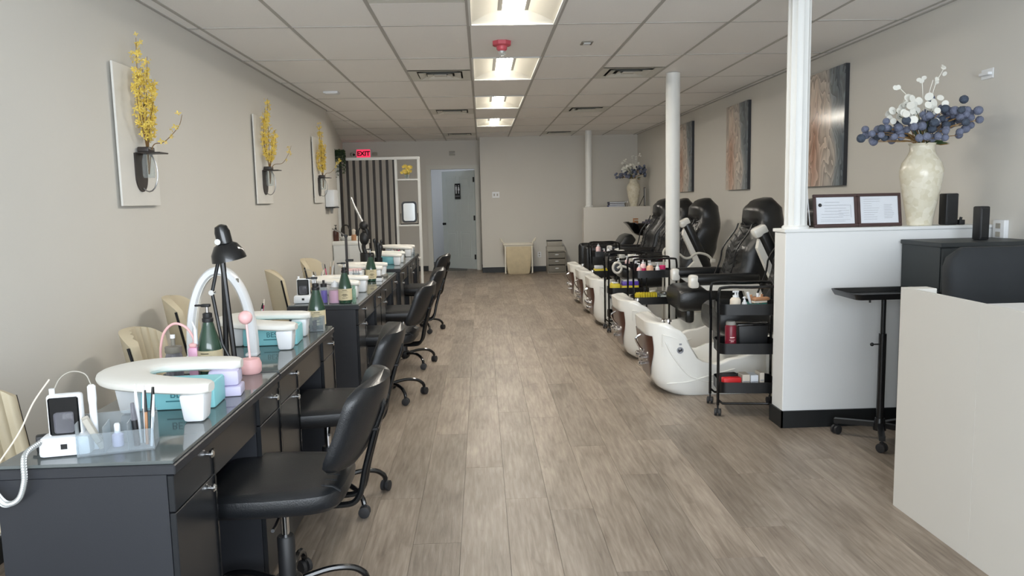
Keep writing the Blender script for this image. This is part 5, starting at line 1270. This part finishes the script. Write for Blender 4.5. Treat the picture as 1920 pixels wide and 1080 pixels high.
def speaker(x, y, z, w_, h, lb, rz=0):
    t = thing('speaker', lb, 'speaker', (x, y, z), rz, 'black desktop speakers')
    G().box(-w_/2, w_/2, -w_*.5, w_*.5, 0, h, bev=.008).done('cabinet', 'black_plastic', t); G().box(-w_*.42, w_*.42, -w_*.5-.004, -w_*.5+.002, h*.06, h*.94, bev=.003, seg=1).done('grille', 'leather', t)
speaker(2.838, 4.565, HT, .078, .19, 'black speaker on the half wall right of the shell vase')
G_sw = thing('small_adapter', 'small black adapter beside the speaker on the half wall', 'adapter', (2.912, 4.56, HT)); G().box(-.018, .018, -.02, .02, 0, .03, bev=.004).cyl((0, 0, .03), (.004, 0, .045), .008).done('body', 'black_plastic', G_sw)
wb = thing('wall_outlet', 'white outlet box on the right wall beside the black cabinet', 'outlet', (XR, 4.40, 1.12)); G().box(-.03, -.0005, -.05, .05, 0, .12, bev=.004).done('box', 'white_plastic', wb); G().box(-.033, -.03, -.02, .02, .02, .05).box(-.033, -.03, -.02, .02, .07, .10).done('socket', 'gray_plastic', wb)
wl = thing('wall_bracket', 'small white bracket on the right wall at the photo edge', 'bracket', (XR, 4.62, 2.10)); G().box(-.03, -.0005, -.06, .03, 0, .018, bev=.003, seg=1).done('arm', 'white_plastic', wl); G().box(-.006, -.0005, -.07, .04, -.02, .04, bev=.002, seg=1).done('plate', 'white_plastic', wl)
# ================================================================== RECEPTION
cb = thing('black_cabinet', 'dark grey storage cabinet between the half wall and the reception chair', 'cabinet', (0, 0, 0))
G().box(2.50, 3.05, 4.08, 4.46, .06, 1.11).done('body', 'cabinet_black', cb); G().box(2.49, 3.06, 4.06, 4.463, 1.11, 1.135, bev=.003, seg=1).done('top', 'cabinet_black', cb); G().box(2.53, 3.03, 4.12, 4.45, 0, .06).done('plinth', 'black_plastic', cb)
for a in (0, 1):
    d = G().box(2.505+a*.273, 2.773+a*.273, 4.062, 4.08, .07, 1.105, bev=.002, seg=1).done('cabinet_door', 'cabinet_black', cb); G().cyl((2.755+a*.035, 4.05, .6), (2.755+a*.035, 4.05, .72), .005, n=8).done('handle', 'steel', d)
speaker(2.835, 4.25, 1.1355, .062, .19, 'black speaker standing on the dark storage cabinet', .1)
# executive chair
ec = thing('executive_chair', 'dark padded executive chair behind the reception desk', 'chair', (2.52, 3.34, 0), .0)
rings = []
for i in range(15):
    u = i/14; z = .50+.645*u; hw = .285*(1-abs(2*u-1)**14)**.5+.015 if 0 < i < 14 else .22; th = .055*(1-abs(2*u-1)**8)**.5+.012 if 0 < i < 14 else .03
    th *= 1-.12*math.exp(-((u-.45)/.05)**2)
    rings.append([(math.copysign(abs(math.cos(a))**.45, math.cos(a))*hw, .20+.05*u+math.copysign(abs(math.sin(a))**.6, math.sin(a))*th, z) for a in [2*PI*k/32 for k in range(32)]])
G().loft(rings).done('backrest', 'exec_fabric', ec)
G().box(-.27, .27, -.28, .22, .40, .50, bev=.04, seg=3).done('seat', 'exec_fabric', ec)
for s_ in (-1, 1): G().tube(spline([(s_*.24, .16, .42), (s_*.31, .12, .46), (s_*.32, .08, .66), (s_*.32, -.18, .68)], 5), .018, 8).done('arm', 'black_plastic', ec)
G().cyl((0, 0, .10), (0, 0, .41), .026).done('gas_lift', 'black_metal', ec)
for k in range(5):
    a = 2*PI*k/5; d = Vector((math.cos(a), math.sin(a), 0)); G().tube([d*.02+Vector((0, 0, .12)), d*.28+Vector((0, 0, .075))], [.024, .016], 8).done('leg', 'black_plastic', ec); caster(ec, d.x*.28, d.y*.28, a, .026)
# reception desk
rd = thing('reception_desk', 'large pale beige reception desk at the right edge', 'desk', (0, 0, 0))
DZ0 = 1.0
G().box(1.84, 1.86, 1.2, 2.7392, 0, DZ0, bev=.0005, seg=1).done('side_panel', 'desk_panel', rd); G().box(1.84, 1.86, 2.74, 3.28, 0, DZ0, bev=.0005, seg=1).done('side_panel', 'desk_panel', rd)
G().box(1.86, 1.955, 3.20, 3.28, 0, DZ0, bev=.002, seg=1).done('end_post', 'desk_panel', rd)
G().box(1.86, 3.05, 1.22, 2.74, DZ0-.04, DZ0-.001, bev=.003, seg=1).done('counter_top', 'desk_top', rd)
G().box(1.86, 3.05, 1.22, 1.24, 0, DZ0-.04).done('front_panel', 'desk_panel', rd)
G().box(1.86, 3.05, 1.24, 2.72, .70, .725).done('work_surface', 'desk_top', rd)
G().box(2.15, 2.9, 2.2, 2.6, DZ0-.0009, DZ0+.004, bev=.001, seg=1).done('desk_mat', 'acrylic', rd)
# ================================================================== TRAY STAND
ts = thing('tray_stand', 'black wheeled tray stand in front of the half wall', 'tray stand', (2.255, 4.19, 0), 0)
rings = []
for z, q in ((.835, .0), (.86, .012), (.868, .014), (.866, .006), (.842, -.006)): rings.append([(x, y, z) for x, y in rrect(-.225-q, .225+q, -.15-q, .15+q, .03, 4)])
G().loft(rings).done('tray', 'black_metal', ts)
G().cyl((0, 0, .42), (.0, 0, .838), .0135).done('inner_pole', 'black_metal', ts); G().cyl((0, 0, .08), (0, 0, .62), .021).done('outer_pole', 'black_metal', ts)
G().cyl((-.02, 0, .56), (-.055, 0, .56), .004, n=8).sph((-.06, 0, .56), .011, 10, 6).done('clamp_knob', 'black_plastic', ts); G().cyl((-.08, 0, .80), (-.08, 0, .835), .006, n=8).done('tray_pin', 'black_metal', ts)
G().lathe([(.035, .06), (.035, .09), (.026, .13), (.022, .13)], 16).done('hub', 'black_metal', ts)
for k, a in enumerate((2.5, -2.0, .45, -.75)):
    d = Vector((math.cos(a), math.sin(a), 0)); L = .245; n_ = Vector((-d.y, d.x, 0))
    G().loft([[p+n_*w_*.016+Vector((0, 0, q)) for w_, q in ((-1, 0), (1, 0), (1, .028), (-1, .028))] for p in (d*.02+Vector((0, 0, .078)), d*L+Vector((0, 0, .066)))]).done('leg', 'black_metal', ts)
    caster(ts, d.x*(L-.012), d.y*(L-.012), a+1, .026)
wk = thing('white_remote', 'small white remote lying on the wheeled tray', 'remote', (2.44, 4.10, .8425), .1); G().box(-.05, .05, -.018, .018, 0, .014, bev=.004).done('body', 'white_plastic', wk); G().box(-.035, .035, -.012, .012, .014, .0155).done('keys', 'gray_ink', wk)
